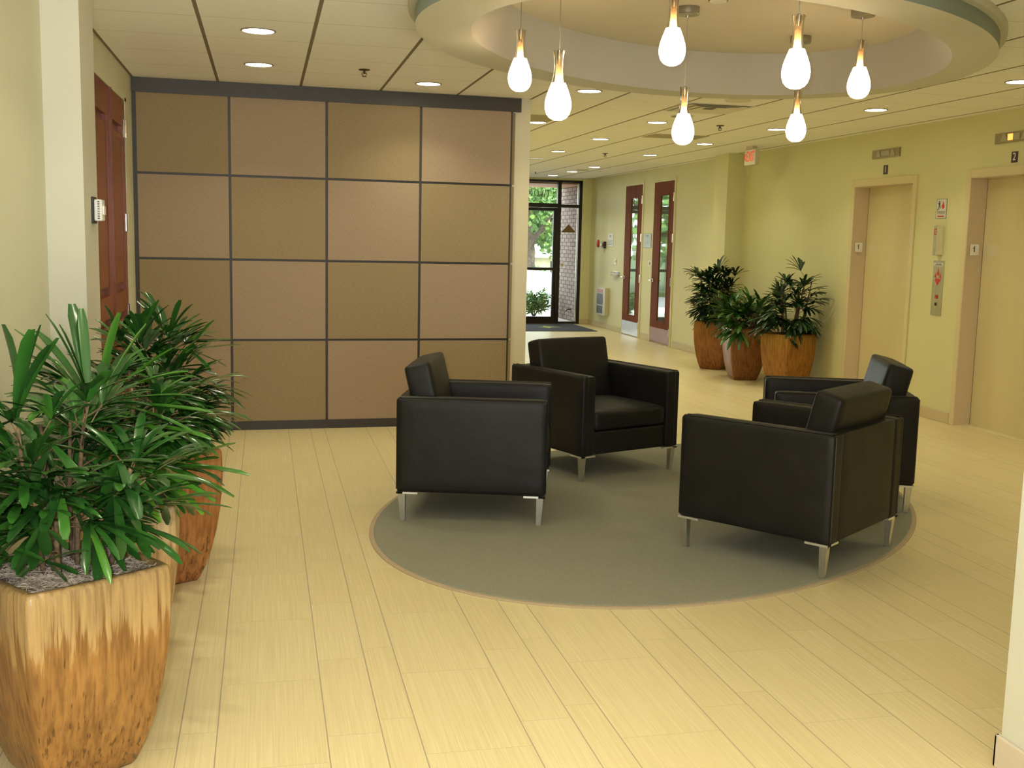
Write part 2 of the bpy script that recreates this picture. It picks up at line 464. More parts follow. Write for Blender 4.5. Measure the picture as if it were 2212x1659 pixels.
# ------------------------------------------------------------------ mesh helpers
class MB:
    def __init__(s):
        s.bm = bmesh.new()
    def poly(s, pts):
        vs = [s.bm.verts.new(p) for p in pts]
        return s.bm.faces.new(vs)
    def box(s, x0, x1, y0, y1, z0, z1, mx=None):
        r = bmesh.ops.create_cube(s.bm, size=1.0)
        vs = r['verts']
        t = Matrix.Translation(((x0 + x1) / 2, (y0 + y1) / 2, (z0 + z1) / 2)) @ Matrix.Diagonal((x1 - x0, y1 - y0, z1 - z0, 1))
        bmesh.ops.transform(s.bm, matrix=(mx @ t) if mx else t, verts=vs)
        return s
    def rbox(s, x0, x1, y0, y1, z0, z1, r=0.02, seg=3, mx=None):
        b2 = bmesh.new()
        bmesh.ops.create_cube(b2, size=1.0)
        bmesh.ops.transform(b2, matrix=Matrix.Translation(((x0 + x1) / 2, (y0 + y1) / 2, (z0 + z1) / 2)) @ Matrix.Diagonal((x1 - x0, y1 - y0, z1 - z0, 1)), verts=b2.verts)
        bmesh.ops.bevel(b2, geom=b2.edges[:] + b2.verts[:], offset=r, segments=seg, profile=0.5, affect='EDGES')
        s.absorb(b2, mx)
        return s
    def absorb(s, b2, mx=None):
        mp = {}
        for v in b2.verts:
            mp[v] = s.bm.verts.new((mx @ v.co) if mx else v.co)
        for f in b2.faces:
            try: s.bm.faces.new([mp[v] for v in f.verts])
            except ValueError: pass
        b2.free()
    def cyl(s, c, r, h, seg=24, axis='Z', r2=None):
        res = bmesh.ops.create_cone(s.bm, cap_ends=True, segments=seg, radius1=r, radius2=r if r2 is None else r2, depth=h)
        rot = {'Z': Matrix.Identity(4), 'X': Matrix.Rotation(PI / 2, 4, 'Y'), 'Y': Matrix.Rotation(-PI / 2, 4, 'X')}[axis]
        bmesh.ops.transform(s.bm, matrix=Matrix.Translation(c) @ rot, verts=res['verts'])
        return s
    def lathe(s, prof, seg=28, mx=None, cap=True):
        rings = []
        for r, z in prof:
            ring = []
            for i in range(seg):
                a = 2 * PI * i / seg
                p = Vector((r * math.cos(a), r * math.sin(a), z))
                ring.append(s.bm.verts.new((mx @ p) if mx else p))
            rings.append(ring)
        for a, b in zip(rings, rings[1:]):
            for i in range(seg):
                j = (i + 1) % seg
                s.bm.faces.new((a[i], a[j], b[j], b[i]))
        if cap:
            if prof[0][0] > 1e-5: s.bm.faces.new(list(reversed(rings[0])))
            if prof[-1][0] > 1e-5: s.bm.faces.new(rings[-1])
        return s
    def tube(s, pts, r, seg=8):
        pts = [Vector(p) for p in pts]
        rr = r if isinstance(r, (list, tuple)) else [r] * len(pts)
        rings = []
        for i, p in enumerate(pts):
            d = (pts[min(i + 1, len(pts) - 1)] - pts[max(i - 1, 0)]).normalized()
            up = Vector((0, 0, 1)) if abs(d.z) < 0.92 else Vector((1, 0, 0))
            a = d.cross(up).normalized(); b = d.cross(a).normalized()
            rings.append([s.bm.verts.new(p + (a * math.cos(2 * PI * k / seg) + b * math.sin(2 * PI * k / seg)) * rr[i]) for k in range(seg)])
        for a, b in zip(rings, rings[1:]):
            for k in range(seg):
                j = (k + 1) % seg
                s.bm.faces.new((a[k], a[j], b[j], b[k]))
        s.bm.faces.new(rings[0]); s.bm.faces.new(list(reversed(rings[-1])))
        return s
    def prism(s, poly, fn0, fn1):
        """closed solid: poly mapped by fn0 and by fn1"""
        a = [s.bm.verts.new(fn0(*p)) for p in poly]
        b = [s.bm.verts.new(fn1(*p)) for p in poly]
        n = len(poly)
        s.bm.faces.new(a); s.bm.faces.new(list(reversed(b)))
        for i in range(n):
            j = (i + 1) % n
            s.bm.faces.new((a[i], b[i], b[j], a[j]))
        return s
    def build(s, name, mat, parent=None, smooth=False, keep=False, sub=0):
        bmesh.ops.recalc_face_normals(s.bm, faces=s.bm.faces[:])
        if keep:
            pass
        me = bpy.data.meshes.new(name)
        s.bm.to_mesh(me); s.bm.free()
        me.materials.append(M[mat] if isinstance(mat, str) else mat)
        if smooth:
            for p in me.polygons: p.use_smooth = True
            if smooth != 'all':
                try: me.set_sharp_from_angle(angle=math.radians(40))
                except Exception: pass
        o = bpy.data.objects.new(name, me)
        COL.objects.link(o)
        if parent:
            o.parent = parent
        return o

def thing(name, label, cat, loc=(0, 0, 0), rz=0.0, group=None):
    o = bpy.data.objects.new(name, None)
    o.empty_display_size = 0.1
    COL.objects.link(o)
    o.location = loc; o.rotation_euler = (0, 0, rz)
    return tag(o, label, cat, group)
def tag(o, label, cat, group=None):
    o['label'] = label; o['category'] = cat
    if group: o['group'] = group
    return o
def struct(o, label=None):
    o['kind'] = 'structure'
    if label: o['label'] = label
    return o
def copy_tree(root, loc, rz, label):
    r = root.copy(); COL.objects.link(r)
    r.location = loc; r.rotation_euler = (0, 0, rz); r['label'] = label
    for ch in list(root.children):
        c = ch.copy(); COL.objects.link(c); c.parent = r
        for g in ch.children:
            d = g.copy(); COL.objects.link(d); d.parent = c
    return r
def relabel(o, label):
    o['label'] = label
    return o

def text(body, size, mx, mat, name, parent=None, depth=0.001, align='CENTER'):
    cu = bpy.data.curves.new(name, 'FONT')
    cu.body = body; cu.size = size; cu.extrude = depth
    cu.align_x = align; cu.align_y = 'CENTER'
    cu.materials.append(M[mat])
    o = bpy.data.objects.new(name, cu)
    COL.objects.link(o)
    bpy.context.view_layer.update()
    me = bpy.data.meshes.new_from_object(o.evaluated_get(bpy.context.evaluated_depsgraph_get()))
    bpy.data.objects.remove(o)
    o = bpy.data.objects.new(name, me)
    COL.objects.link(o)
    if parent: o.parent = parent
    o.matrix_local = mx
    return o
def ew_mx(y, z, off):
    """frame on the elevator wall: x along -Y, y up, normal into the room"""
    return Matrix(((0, 0, -1, XE - off), (-1, 0, 0, y), (0, 1, 0, z), (0, 0, 0, 1)))
def ew_plate(b, y0, y1, z0, z1, t, off=0.0):
    return b.box(XE - off - t, XE - off, min(y0, y1), max(y0, y1), z0, z1)
def ew_poly(b, pts, t, off):
    return b.prism(pts, lambda y, z: (XE - off, y, z), lambda y, z: (XE - off - t, y, z))

def ellipse(cx, cy, a, b, ang, n=96):
    t = math.radians(ang)
    out = []
    for i in range(n):
        u = 2 * PI * i / n
        x, y = a * math.cos(u), b * math.sin(u)
        out.append((cx + x * math.cos(t) - y * math.sin(t), cy + x * math.sin(t) + y * math.cos(t)))
    return out
RING_O = ellipse(2.40, 5.73, 1.932, 1.386, 43.1)
TIER_O = ellipse(2.40, 5.73, 1.967, 1.421, 43.1)
RING_I = ellipse(2.435, 5.75, 1.68, 1.14, 42.5)
DOME_T = ellipse(2.472, 5.842, 1.50, 1.03, 40.0)
ZR, ZT, ZTIER = 2.54, 2.80, 2.612

# ------------------------------------------------------------------ room shell
b = MB(); b.box(-1.3, 6.1, -3.3, YF + 0.08, -0.12, 0.0); struct(b.build('floor', 'floor'))

def ceiling():
    b = MB()
    outer = [(-1.3, -3.3), (6.1, -3.3), (6.1, YF + 0.1), (-1.3, YF + 0.1)]
    es = []
    for loop in (outer, TIER_O):
        vs = [b.bm.verts.new((x, y, H)) for x, y in loop]
        es += [b.bm.edges.new((vs[i], vs[(i + 1) % len(vs)])) for i in range(len(vs))]
    bmesh.ops.triangle_fill(b.bm, use_beauty=True, use_dissolve=False, edges=es)
    g = bmesh.ops.extrude_face_region(b.bm, geom=b.bm.faces[:])
    bmesh.ops.translate(b.bm, vec=(0, 0, 0.03), verts=[v for v in g['geom'] if isinstance(v, bmesh.types.BMVert)])
    return struct(b.build('ceiling', 'ceiling'))
ceiling()
b = MB(); b.box(-1.4, 6.2, -3.4, YF + 0.1, 3.05, 3.15); struct(b.build('ceiling_slab', 'ring_in'))

def strip(b, A, za, B, zb):
    va = [b.bm.verts.new((x, y, za)) for x, y in A]; vb = [b.bm.verts.new((x, y, zb)) for x, y in B]
    n = len(A)
    for i in range(n):
        j = (i + 1) % n
        b.bm.faces.new((va[i], va[j], vb[j], vb[i]))
ring = thing('ceiling_oval', 'large oval dropped ceiling ring with a recessed dome above the four armchairs', 'ceiling feature', (2.4, 5.73, ZR))
def ring_part(name, mat, strips, cap=None):
    b = MB()
    for A, za, B, zb in strips: strip(b, A, za, B, zb)
    if cap: b.poly([(x, y, cap[1]) for x, y in cap[0]])
    o = b.build(name, mat, None, smooth=True)
    o.parent = ring; o.matrix_parent_inverse = ring.matrix_basis.inverted()
    return o
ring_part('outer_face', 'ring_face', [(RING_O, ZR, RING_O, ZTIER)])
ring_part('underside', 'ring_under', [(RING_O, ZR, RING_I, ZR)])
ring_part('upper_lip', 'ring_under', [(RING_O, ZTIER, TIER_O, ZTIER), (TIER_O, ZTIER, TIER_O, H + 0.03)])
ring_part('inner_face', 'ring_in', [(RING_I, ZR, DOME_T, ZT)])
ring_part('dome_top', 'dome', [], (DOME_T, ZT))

def wall(name, boxes, mat, label=None):
    b = MB()
    for q in boxes: b.box(*q)
    return struct(b.build(name, mat), label)

# elevator wall, pierced by the two elevator openings and the two wood doors
EY = [(10.243, 9.209), (8.355, 7.32)]                         # elevator openings
wall('wall_right', [
    (XE, XE + 0.28, 10.243, YF + 0.1, 0, H), (XE, XE + 0.28, 8.355, 9.209, 0, H), (XE, XE + 0.28, 2.6, 7.32, 0, H),
    (XE, XE + 0.28, 9.209, 10.243, 2.13, H), (XE, XE + 0.28, 7.32, 8.355, 2.13, H)], 'wall')
wall('wall_pilaster', [(5.645, XE, 12.935, 13.34, 0, H)], 'wall')
wall('wall_right_near', [(2.122, 2.32, -3.2, 2.68, 0, H), (2.32, XE + 0.28, 2.5, 2.68, 0, H)], 'end_near')
wall('wall_left', [(XL - 0.2, XL, -3.2, 6.60, 0, H), (XL - 0.2, XL, 8.30, 9.1, 0, H), (XL - 0.2, XL, 6.60, 8.30, 2.432, H), (XL - 0.2, XL - 0.10, 6.6, 8.3, 0, 2.44)], 'wall_near')
wall('wall_left_pier', [(XL, -0.785, 5.27, 5.68, 0, H)], 'pilaster')
wall('wall_rear', [(XL - 0.2, -0.75, -3.3, -3.1, 0, H), (1.95, 2.32, -3.3, -3.1, 0, H), (-0.75, 1.95, -3.3, -3.1, 2.5, H), (-0.75, 1.95, -3.3, -3.1, 0, 0.1)], 'wall_near')
def daylight_window(n, x0, x1, y):
    b = MB()
    for q in ((x0, x0 + 0.06, 0.1, 2.5), (x1 - 0.06, x1, 0.1, 2.5), (x0, x1, 2.44, 2.5), (x0, x1, 0.1, 0.16), ((x0 + x1) / 2 - 0.03, (x0 + x1) / 2 + 0.03, 0.1, 2.5)): b.box(q[0], q[1], y - 0.04, y + 0.04, q[2], q[3])
    fr = struct(b.build('window_%d' % n, 'bronze'))
    b = MB(); b.box(x0 + 0.05, x1 - 0.05, y - 0.003, y + 0.003, 0.15, 2.45); b.build('window_glass', 'glass', fr)
    d = bpy.data.lights.new('portal', 'AREA'); d.shape = 'RECTANGLE'; d.size = x1 - x0; d.size_y = 2.4
    d.cycles.is_portal = True
    o = bpy.data.objects.new('portal', d); COL.objects.link(o); o.location = ((x0 + x1) / 2, y - 0.05, 1.3); o.rotation_euler = (PI / 2, 0, 0); o.parent = fr
daylight_window(2, -0.75, 1.95, -3.2)
wall('wall_corridor', [(1.78, 2.0, 9.1, YF + 0.1, 0, H)], 'wall')
wall('wall_entrance', [(5.70, XE, YF - 0.06, YF + 0.12, 0, H), (2.0, 5.75, YF - 0.04, YF + 0.1, 2.615, H)], 'wall')

def panel_wall_body():
    b = MB()
    pts = [(XL, YPan(XL) + 0.03), (2.0, YPan(2.0) + 0.03), (2.116, YPan(2.1) + 0.02), (2.116, 9.13), (XL, 9.13)]
    b.prism(pts, lambda x, y: (x, y, 0), lambda x, y: (x, y, H))
    return struct(b.build('wall_partition', 'end'))
panel_wall_body()

# baseboards
def baseboard(name, boxes, mat='baseb'):
    b = MB()
    for q in boxes: b.rbox(*q, r=0.004, seg=2)
    return struct(b.build(name, mat))
baseboard('baseboard_right', [(XE - 0.012, XE, 8.425, 9.145, 0, 0.1), (XE - 0.012, XE, 10.31, 12.935, 0, 0.1), (XE - 0.012, XE, 13.34, 15.18, 0, 0.1), (XE - 0.012, XE, 16.19, 16.6, 0, 0.1), (XE - 0.012, XE, 17.6, 19.52, 0, 0.1), (XE - 0.012, XE, 2.7, 7.25, 0, 0.1),
              (5.70, XE, 19.525, 19.54, 0, 0.1), (5.633, 5.645, 12.92, 13.34, 0, 0.1), (5.633, XE, 12.923, 12.935, 0, 0.1)])
baseboard('baseboard_near', [(2.108, 2.122, -3.1, 2.694, 0, 0.1), (2.108, 2.4, 2.68, 2.694, 0, 0.1)], 'basenear')
baseboard('baseboard_left', [(XL, XL + 0.012, -3.1, 5.27, 0, 0.1), (-0.785, -0.773, 5.26, 5.69, 0, 0.1), (XL, -0.773, 5.258, 5.27, 0, 0.1), (XL, XL + 0.012, 5.69, 6.56, 0, 0.1)], 'basenear')

# ------------------------------------------------------------------ fabric panelled wall
pw = thing('panelled_wall', 'wall of tan fabric panels in a dark grid with a dark header and base band', 'panelling', (0.5, YPan(0.5), 0))
def pw_part(name, mat, quads, smooth=False):
    """quads: (x0, x1, z0, z1, front offset, thickness)"""
    b = MB()
    for x0, x1, z0, z1, off, t in quads:
        b.prism([(x0, z0), (x1, z0), (x1, z1), (x0, z1)], lambda x, z: (x, YPan(x) - off, z), lambda x, z: (x, YPan(x) - off + t, z))
    o = b.build(name, mat, None)
    o.parent = pw; o.matrix_parent_inverse = pw.matrix_basis.inverted()
    return o
XC = [-0.936, -0.249, 0.479, 1.215, 1.958]
ZC = [0.070, 0.708, 1.328, 1.961, 2.545]
pw_part('header_band', 'dark_trim', [(XL + 0.002, 2.03, 2.545, H - 0.001, 0.012, 0.04)])
pw_part('base_band', 'dark_trim', [(XL + 0.002, 1.962, 0.0, 0.070, 0.004, 0.03)])
pw_part('backing', 'dark_trim', [(XL + 0.002, 1.968, 0.07, 2.545, -0.014, 0.014)])
for i in range(4):
    for j in range(4):
        x0, x1 = XC[i] + (0.022 if i == 0 else 0.010), XC[i + 1] - 0.010
        z0, z1 = ZC[j] + (0.0 if j == 0 else 0.009), ZC[j + 1] - (0.0 if j == 3 else 0.009)
        olive = (i + j) % 2 == 1
        o = pw_part('fabric_panel', 'fab_a' if olive else 'fab_b', [(x0, x1, z0, z1, 0.0, 0.014)])
# angled return strip at the right-hand end
def pw_return():
    for j in range(4):
        z0, z1 = ZC[j] + 0.009, ZC[j + 1] - 0.009
        b = MB()
        b.prism([(1.976, YPan(1.97) + 0.004), (2.002, YPan(2.0) + 0.05), (1.99, YPan(2.0) + 0.055), (1.964, YPan(1.97) + 0.014)], lambda x, y: (x, y, z0), lambda x, y: (x, y, z1))
        o = b.build('return_panel', 'fab_a', None)
        o.parent = pw; o.matrix_parent_inverse = pw.matrix_basis.inverted()
pw_return()

# ------------------------------------------------------------------ mahogany double doors in the left wall
def wall_door_left():
    X = XL
    b = MB()
    b.box(X - 0.10, X + 0.004, 6.60, 6.66, 0, 2.45).box(X - 0.10, X + 0.004, 8.235, 8.31, 0, 2.45).box(X - 0.10, X + 0.004, 6.60, 8.31, 2.425, 2.475)
    fr = struct(b.build('door_1', 'wall_near'), 'cream frame of the mahogany double doors beside the panelled wall')
    for y0, y1 in ((6.665, 7.446), (7.452, 8.232)):
        b = MB()
        b.box(X - 0.045, X - 0.0305, y0, y1, 0.008, 2.42)
        st = 0.125
        for q in ((y0, y0 + st, 0.008, 2.42), (y1 - st, y1, 0.008, 2.42), (y0 + st, y1 - st, 2.24, 2.42), (y0 + st, y1 - st, 0.008, 0.26), (y0 + st, y1 - st, 0.98, 1.12)):
            b.box(X - 0.03, X + 0.0, q[0], q[1], q[2], q[3])
        for z0, z1 in ((0.26, 0.98), (1.12, 2.24)):
            b.rbox(X - 0.03, X - 0.004, y0 + st + 0.05, y1 - st - 0.05, z0 + 0.05, z1 - 0.05, r=0.012, seg=2)
            for q in ((y0 + st, y0 + st + 0.02, z0, z1), (y1 - st - 0.02, y1 - st, z0, z1)):
                b.box(X - 0.03, X - 0.002, *q)
        leaf = b.build('door_leaf', 'mahog', fr)
        if y0 > 7:
            for zc in (2.235, 1.585, 0.95, 0.22):
                h = MB(); h.box(X - 0.001, X + 0.003, y1 - 0.05, y1 - 0.004, zc - 0.06, zc + 0.06)
                h.cyl((X + 0.009, y1 + 0.002, zc), 0.008, 0.125, 10)
                h.box(X + 0.003, X + 0.006, y1 + 0.006, y1 + 0.03, zc - 0.06, zc + 0.06)
                h.build('hinge', 'chrome', leaf)
        else:
            a = MB(); a.box(X, X + 0.014, y1 - 0.012, y1 + 0.035, 0.01, 2.42); a.build('astragal', 'mahog', leaf)
wall_door_left()

# thermostat on the pier
t = thing('thermostat', 'white louvered thermostat on a dark back plate on the pier by the red doors', 'thermostat', (-0.785, 5.53, 1.62))
b = MB(); b.rbox(0, 0.010, -0.055, 0.055, -0.062, 0.062, r=0.003, seg=2); b.build('back_plate', 'black', t)
b = MB(); b.rbox(0.010, 0.047, -0.045, 0.045, -0.050, 0.050, r=0.006, seg=2); b.build('body', 'white', t)
b = MB()
for k in range(11): b.box(0.026, 0.036, -0.0462, -0.0445, -0.040 + k * 0.0078, -0.0365 + k * 0.0078)
b.build('vent_slots', 'black', t)
b = MB(); b.box(0.047, 0.053, -0.03, 0.03, -0.02, 0.02); b.build('display', 'white', t)

# ------------------------------------------------------------------ elevators
def elevator(n, y1, y0, label):
    root = thing('elevator_entrance', label, 'elevator', (XE, (y0 + y1) / 2, 0), group='elevator entrances')
    def put(bb, name, mat, par=root, **k):
        o = bb.build(name, mat, None, **k)
        o.parent = par
        o.matrix_parent_inverse = Matrix.Translation((XE, (y0 + y1) / 2, 0)).inverted() if par is root else Matrix.Identity(4)
        return o
    b = MB()
    for q in ((y1, y1 + 0.058, 0, 2.20), (y0 - 0.058, y0, 0, 2.20), (y0 - 0.0, y1 + 0.0, 2.132, 2.20)):
        b.rbox(XE - 0.016, XE + 0.002, q[0], q[1], q[2], q[3], r=0.004, seg=2)
    put(b, 'casing', 'casing')
    b = MB(); b.box(XE - 0.012, XE + 0.15, y1 - 0.006, y1 + 0.004, 0, 2.132).box(XE - 0.012, XE + 0.15, y0 - 0.004, y0 + 0.006, 0, 2.132).box(XE - 0.012, XE + 0.15, y0, y1, 2.126, 2.136)
    put(b, 'reveal', 'jamb')
    b = MB(); b.box(XE + 0.150, XE + 0.18, y0 - 0.05, y1 - 0.010, 0.002, 2.13)
    put(b, 'door_panel', 'elev')
    b = MB(); b.box(XE + 0.19, XE + 0.27, y0 - 0.02, y1 + 0.02, -0.02, 2.15)
    put(b, 'leak_block', 'black')  # unseen black box added to stop light leaking under the door
    b = MB(); b.box(XE + 0.152, XE + 0.17, y1 - 0.010, y1 - 0.002, 0, 2.13)
    put(b, 'door_gap', 'black')
    b = MB(); b.box(XE + 0.06, XE + 0.15, y0, y1, 0.0, 0.004)
    put(b, 'threshold', 'casing')
    # braille plate on the left reveal
    b = MB(); b.rbox(XE + 0.022, XE + 0.112, y1 - 0.010, y1 - 0.006, 1.475, 1.575, r=0.003, seg=2)
    pl = put(b, 'braille_plate', 'steel_bright')
    b = MB()
    b.box(XE + 0.062, XE + 0.068, y1 - 0.0125, y1 - 0.0095, 1.505, 1.555).box(XE + 0.052, XE + 0.068, y1 - 0.0125, y1 - 0.0095, 1.535, 1.541)
    o = b.build('plate_mark', 'black', pl)
    o.matrix_parent_inverse = Matrix.Translation((XE, (y0 + y1) / 2, 0)).inverted()
    o.matrix_parent_inverse = (pl.matrix_parent_inverse.inverted() @ Matrix.Identity(4)) if False else Matrix.Identity(4)
    if n == 1:
        b = MB(); b.box(XE + 0.055, XE + 0.08, y1 - 0.010, y1 - 0.006, 1.445, 1.465); put(b, 'key_plate', 'steel')
    return root
elevator(1, 10.243, 9.209, 'beige elevator entrance under the plaque numbered 1')
elevator(2, 8.355, 7.32, 'beige elevator entrance under the plaque numbered 2')

def ew_thing(name, label, cat, y, z, group=None):
    return thing(name, label, cat, (XE, y, z), 0, group)
def ew_put(root, bb, name, mat, par=None, **k):
    o = bb.build(name, mat, None, **k)
    o.parent = par or root
    if par is None: o.matrix_parent_inverse = Matrix.Translation(root.location).inverted()
    return o
for n, (yc, lab, lit) in enumerate(((9.712, 'unlit bronze arrow indicator above the plaque numbered 1', False), (7.838, 'bronze arrow indicator with a glowing orange lens above the plaque numbered 2', True))):
    t = ew_thing('floor_indicator', lab, 'indicator', yc, 2.43, 'elevator floor indicators')
    z0, z1 = 2.388, 2.470
    b = MB(); ew_plate(b, yc + 0.24, yc - 0.24, z0, z1, 0.012); ew_put(t, b, 'face_plate', 'bronze_sign')
    for sgn in (1, -1):
        yy = yc + sgn * 0.125
        b = MB(); ew_poly(b, [(yy + 0.042, z0 + 0.014), (yy - 0.042, z0 + 0.014), (yy - 0.016, z1 - 0.012), (yy + 0.016, z1 - 0.012)], 0.004, 0.012); ew_put(t, b, 'arrow_lens', 'lensgrey')
    if lit:
        b = MB(); ew_plate(b, yc + 0.075, yc + 0.018, z0 + 0.018, z1 - 0.014, 0.005, 0.012); ew_put(t, b, 'lit_lens', 'amber')
        b = MB(); ew_plate(b, yc + 0.005, yc - 0.070, z0 + 0.018, z1 - 0.014, 0.004, 0.012); ew_put(t, b, 'number_lens', 'lensgrey')
    else:
        b = MB(); ew_plate(b, yc + 0.072, yc - 0.072, z0 + 0.018, z1 - 0.018, 0.004, 0.012); ew_put(t, b, 'number_lens', 'lensgrey')
for num, yc, zc, lab in (('1', 9.707, 2.274, 'small dark plaque with a white 1 over an elevator'), ('2', 7.826, 2.269, 'small dark plaque with a white 2 over an elevator')):
    t = ew_thing('number_plaque', lab, 'sign', yc, zc, 'elevator number plaques')
    b = MB(); ew_plate(b, yc + 0.036, yc - 0.036, zc - 0.043, zc + 0.043, 0.006); ew_put(t, b, 'plate', 'brownblack')
    text(num, 0.085, Matrix.Translation((-XE, -yc, -zc)) @ ew_mx(yc, zc, 0.0065), 'white', 'numeral', t, 0.0006)

# fire notice between the elevators
yc, zc = 8.757, 1.881
t = ew_thing('fire_notice', 'white fire notice with running figure and red flame between the elevators', 'sign', yc, zc)
b = MB(); ew_plate(b, 8.832, 8.684, 1.796, 1.966, 0.004); ew_put(t, b, 'plate', 'offwhite')
b = MB()
for q in ((8.834, 8.682, 1.963, 1.967), (8.834, 8.682, 1.794, 1.798), (8.834, 8.830, 1.794, 1.967), (8.686, 8.682, 1.794, 1.967)): ew_plate(b, *q[:2], q[2], q[3], 0.0052)
ew_put(t, b, 'border', 'greytext')
b = MB()
ew_poly(b, [(8.795, 1.948), (8.783, 1.948), (8.783, 1.934), (8.795, 1.934)], 0.001, 0.004)
ew_poly(b, [(8.798, 1.933), (8.778, 1.933), (8.780, 1.905), (8.770, 1.892), (8.777, 1.888), (8.788, 1.902), (8.796, 1.888), (8.803, 1.890), (8.795, 1.906)], 0.001, 0.004)
ew_poly(b, [(8.812, 1.922), (8.798, 1.931), (8.797, 1.926), (8.809, 1.918)], 0.001, 0.004)
ew_poly(b, [(8.824, 1.868), (8.818, 1.868), (8.818, 1.874), (8.806, 1.874), (8.806, 1.881), (8.794, 1.881), (8.794, 1.888), (8.770, 1.888), (8.770, 1.884), (8.788, 1.884), (8.788, 1.877), (8.800, 1.877), (8.800, 1.870), (8.824, 1.863)], 0.001, 0.004)
ew_put(t, b, 'running_figure', 'black')
FL = [(0.0, 1.0), (0.10, 0.72), (0.22, 0.62), (0.20, 0.48), (0.36, 0.30), (0.28, 0.08), (0.0, -0.08), (-0.28, 0.08), (-0.36, 0.30), (-0.24, 0.56), (-0.12, 0.50), (-0.10, 0.78)]
b = MB(); ew_poly(b, [(8.733 - x * 0.062, 1.882 + z * 0.066) for x, z in FL], 0.001, 0.004); ew_put(t, b, 'flame', 'red')
b = MB()
for k in range(3): ew_plate(b, 8.815, 8.70, 1.832 + k * 0.011, 1.839 + k * 0.011, 0.001, 0.004)
ew_put(t, b, 'grey_lettering', 'greytext')
b = MB(); ew_plate(b, 8.808, 8.712, 1.808, 1.819, 0.001, 0.004); ew_put(t, b, 'red_lettering', 'red')

# stainless box below it
t = ew_thing('hall_phone_box', 'narrow stainless steel box with a small red label between the elevators', 'wall box', 8.77, 1.60)
b = MB(); ew_plate(b, 8.842, 8.772, 1.472, 1.730, 0.006); ew_put(t, b, 'face_plate', 'steel')
b = MB(); b.prism([(XE, 8.772), (XE - 0.008, 8.772), (XE - 0.040, 8.745), (XE - 0.040, 8.705), (XE, 8.698)], lambda x, y: (x, y, 1.472), lambda x, y: (x, y, 1.730)); ew_put(t, b, 'angled_cover', 'steel_bright')
b = MB(); ew_plate(b, 8.833, 8.787, 1.648, 1.704, 0.002, 0.006); ew_put(t, b, 'red_label', 'redplastic')
b = MB()
for k in range(4): ew_plate(b, 8.822, 8.798, 1.656 + k * 0.011, 1.661 + k * 0.011, 0.001, 0.008)
ew_put(t, b, 'label_lettering', 'offwhite')
# call panel
yc = 8.735
t = ew_thing('elevator_call_panel', 'tall stainless steel call panel with a red flame emblem and two buttons', 'call panel', yc, 1.18)
b = MB(); ew_plate(b, 8.812, 8.656, 0.934, 1.422, 0.005); ew_put(t, b, 'face_plate', 'steel')
b = MB(); ew_plate(b, 8.800, 8.670, 1.375, 1.402, 0.001, 0.005); ew_put(t, b, 'notice_strip', 'white')
b = MB(); ew_plate(b, 8.790, 8.680, 1.381, 1.386, 0.001, 0.006); ew_plate(b, 8.775, 8.695, 1.391, 1.396, 0.001, 0.006); ew_put(t, b, 'notice_lettering', 'black')
b = MB()
for dx, sc, dz in ((0.0, 1.0, 0.0), (0.036, 0.75, -0.028), (-0.036, 0.75, -0.028)):
    ew_poly(b, [(yc - dx - x * 0.05 * sc, 1.285 + dz + z * 0.075 * sc) for x, z in FL], 0.0012 + 0.0004 * (sc < 1), 0.005)
ew_poly(b, [(yc + 0.05, 1.262), (yc - 0.05, 1.262), (yc, 1.200)], 0.0012, 0.005)
ew_put(t, b, 'flame_emblem', 'red')
for dx in (0.0, 0.036, -0.036):
    b = MB(); ew_poly(b, [(yc - dx - x * 0.02, 1.275 + z * 0.03 - (0.02 if dx else 0)) for x, z in FL], 0.0004, 0.0072)
    ew_put(t, b, 'emblem_highlight', 'steel_bright')
b = MB(); ew_plate(b, yc + 0.018, yc - 0.018, 1.085, 1.117, 0.005, 0.005); ew_put(t, b, 'red_button', 'redplastic')
b = MB(); ew_plate(b, yc + 0.018, yc - 0.018, 1.020, 1.052, 0.005, 0.005); ew_put(t, b, 'dark_button', 'nickel')
b = MB(); ew_plate(b, yc + 0.013, yc - 0.013, 1.024, 1.048, 0.001, 0.010); ew_put(t, b, 'button_ring', 'black')

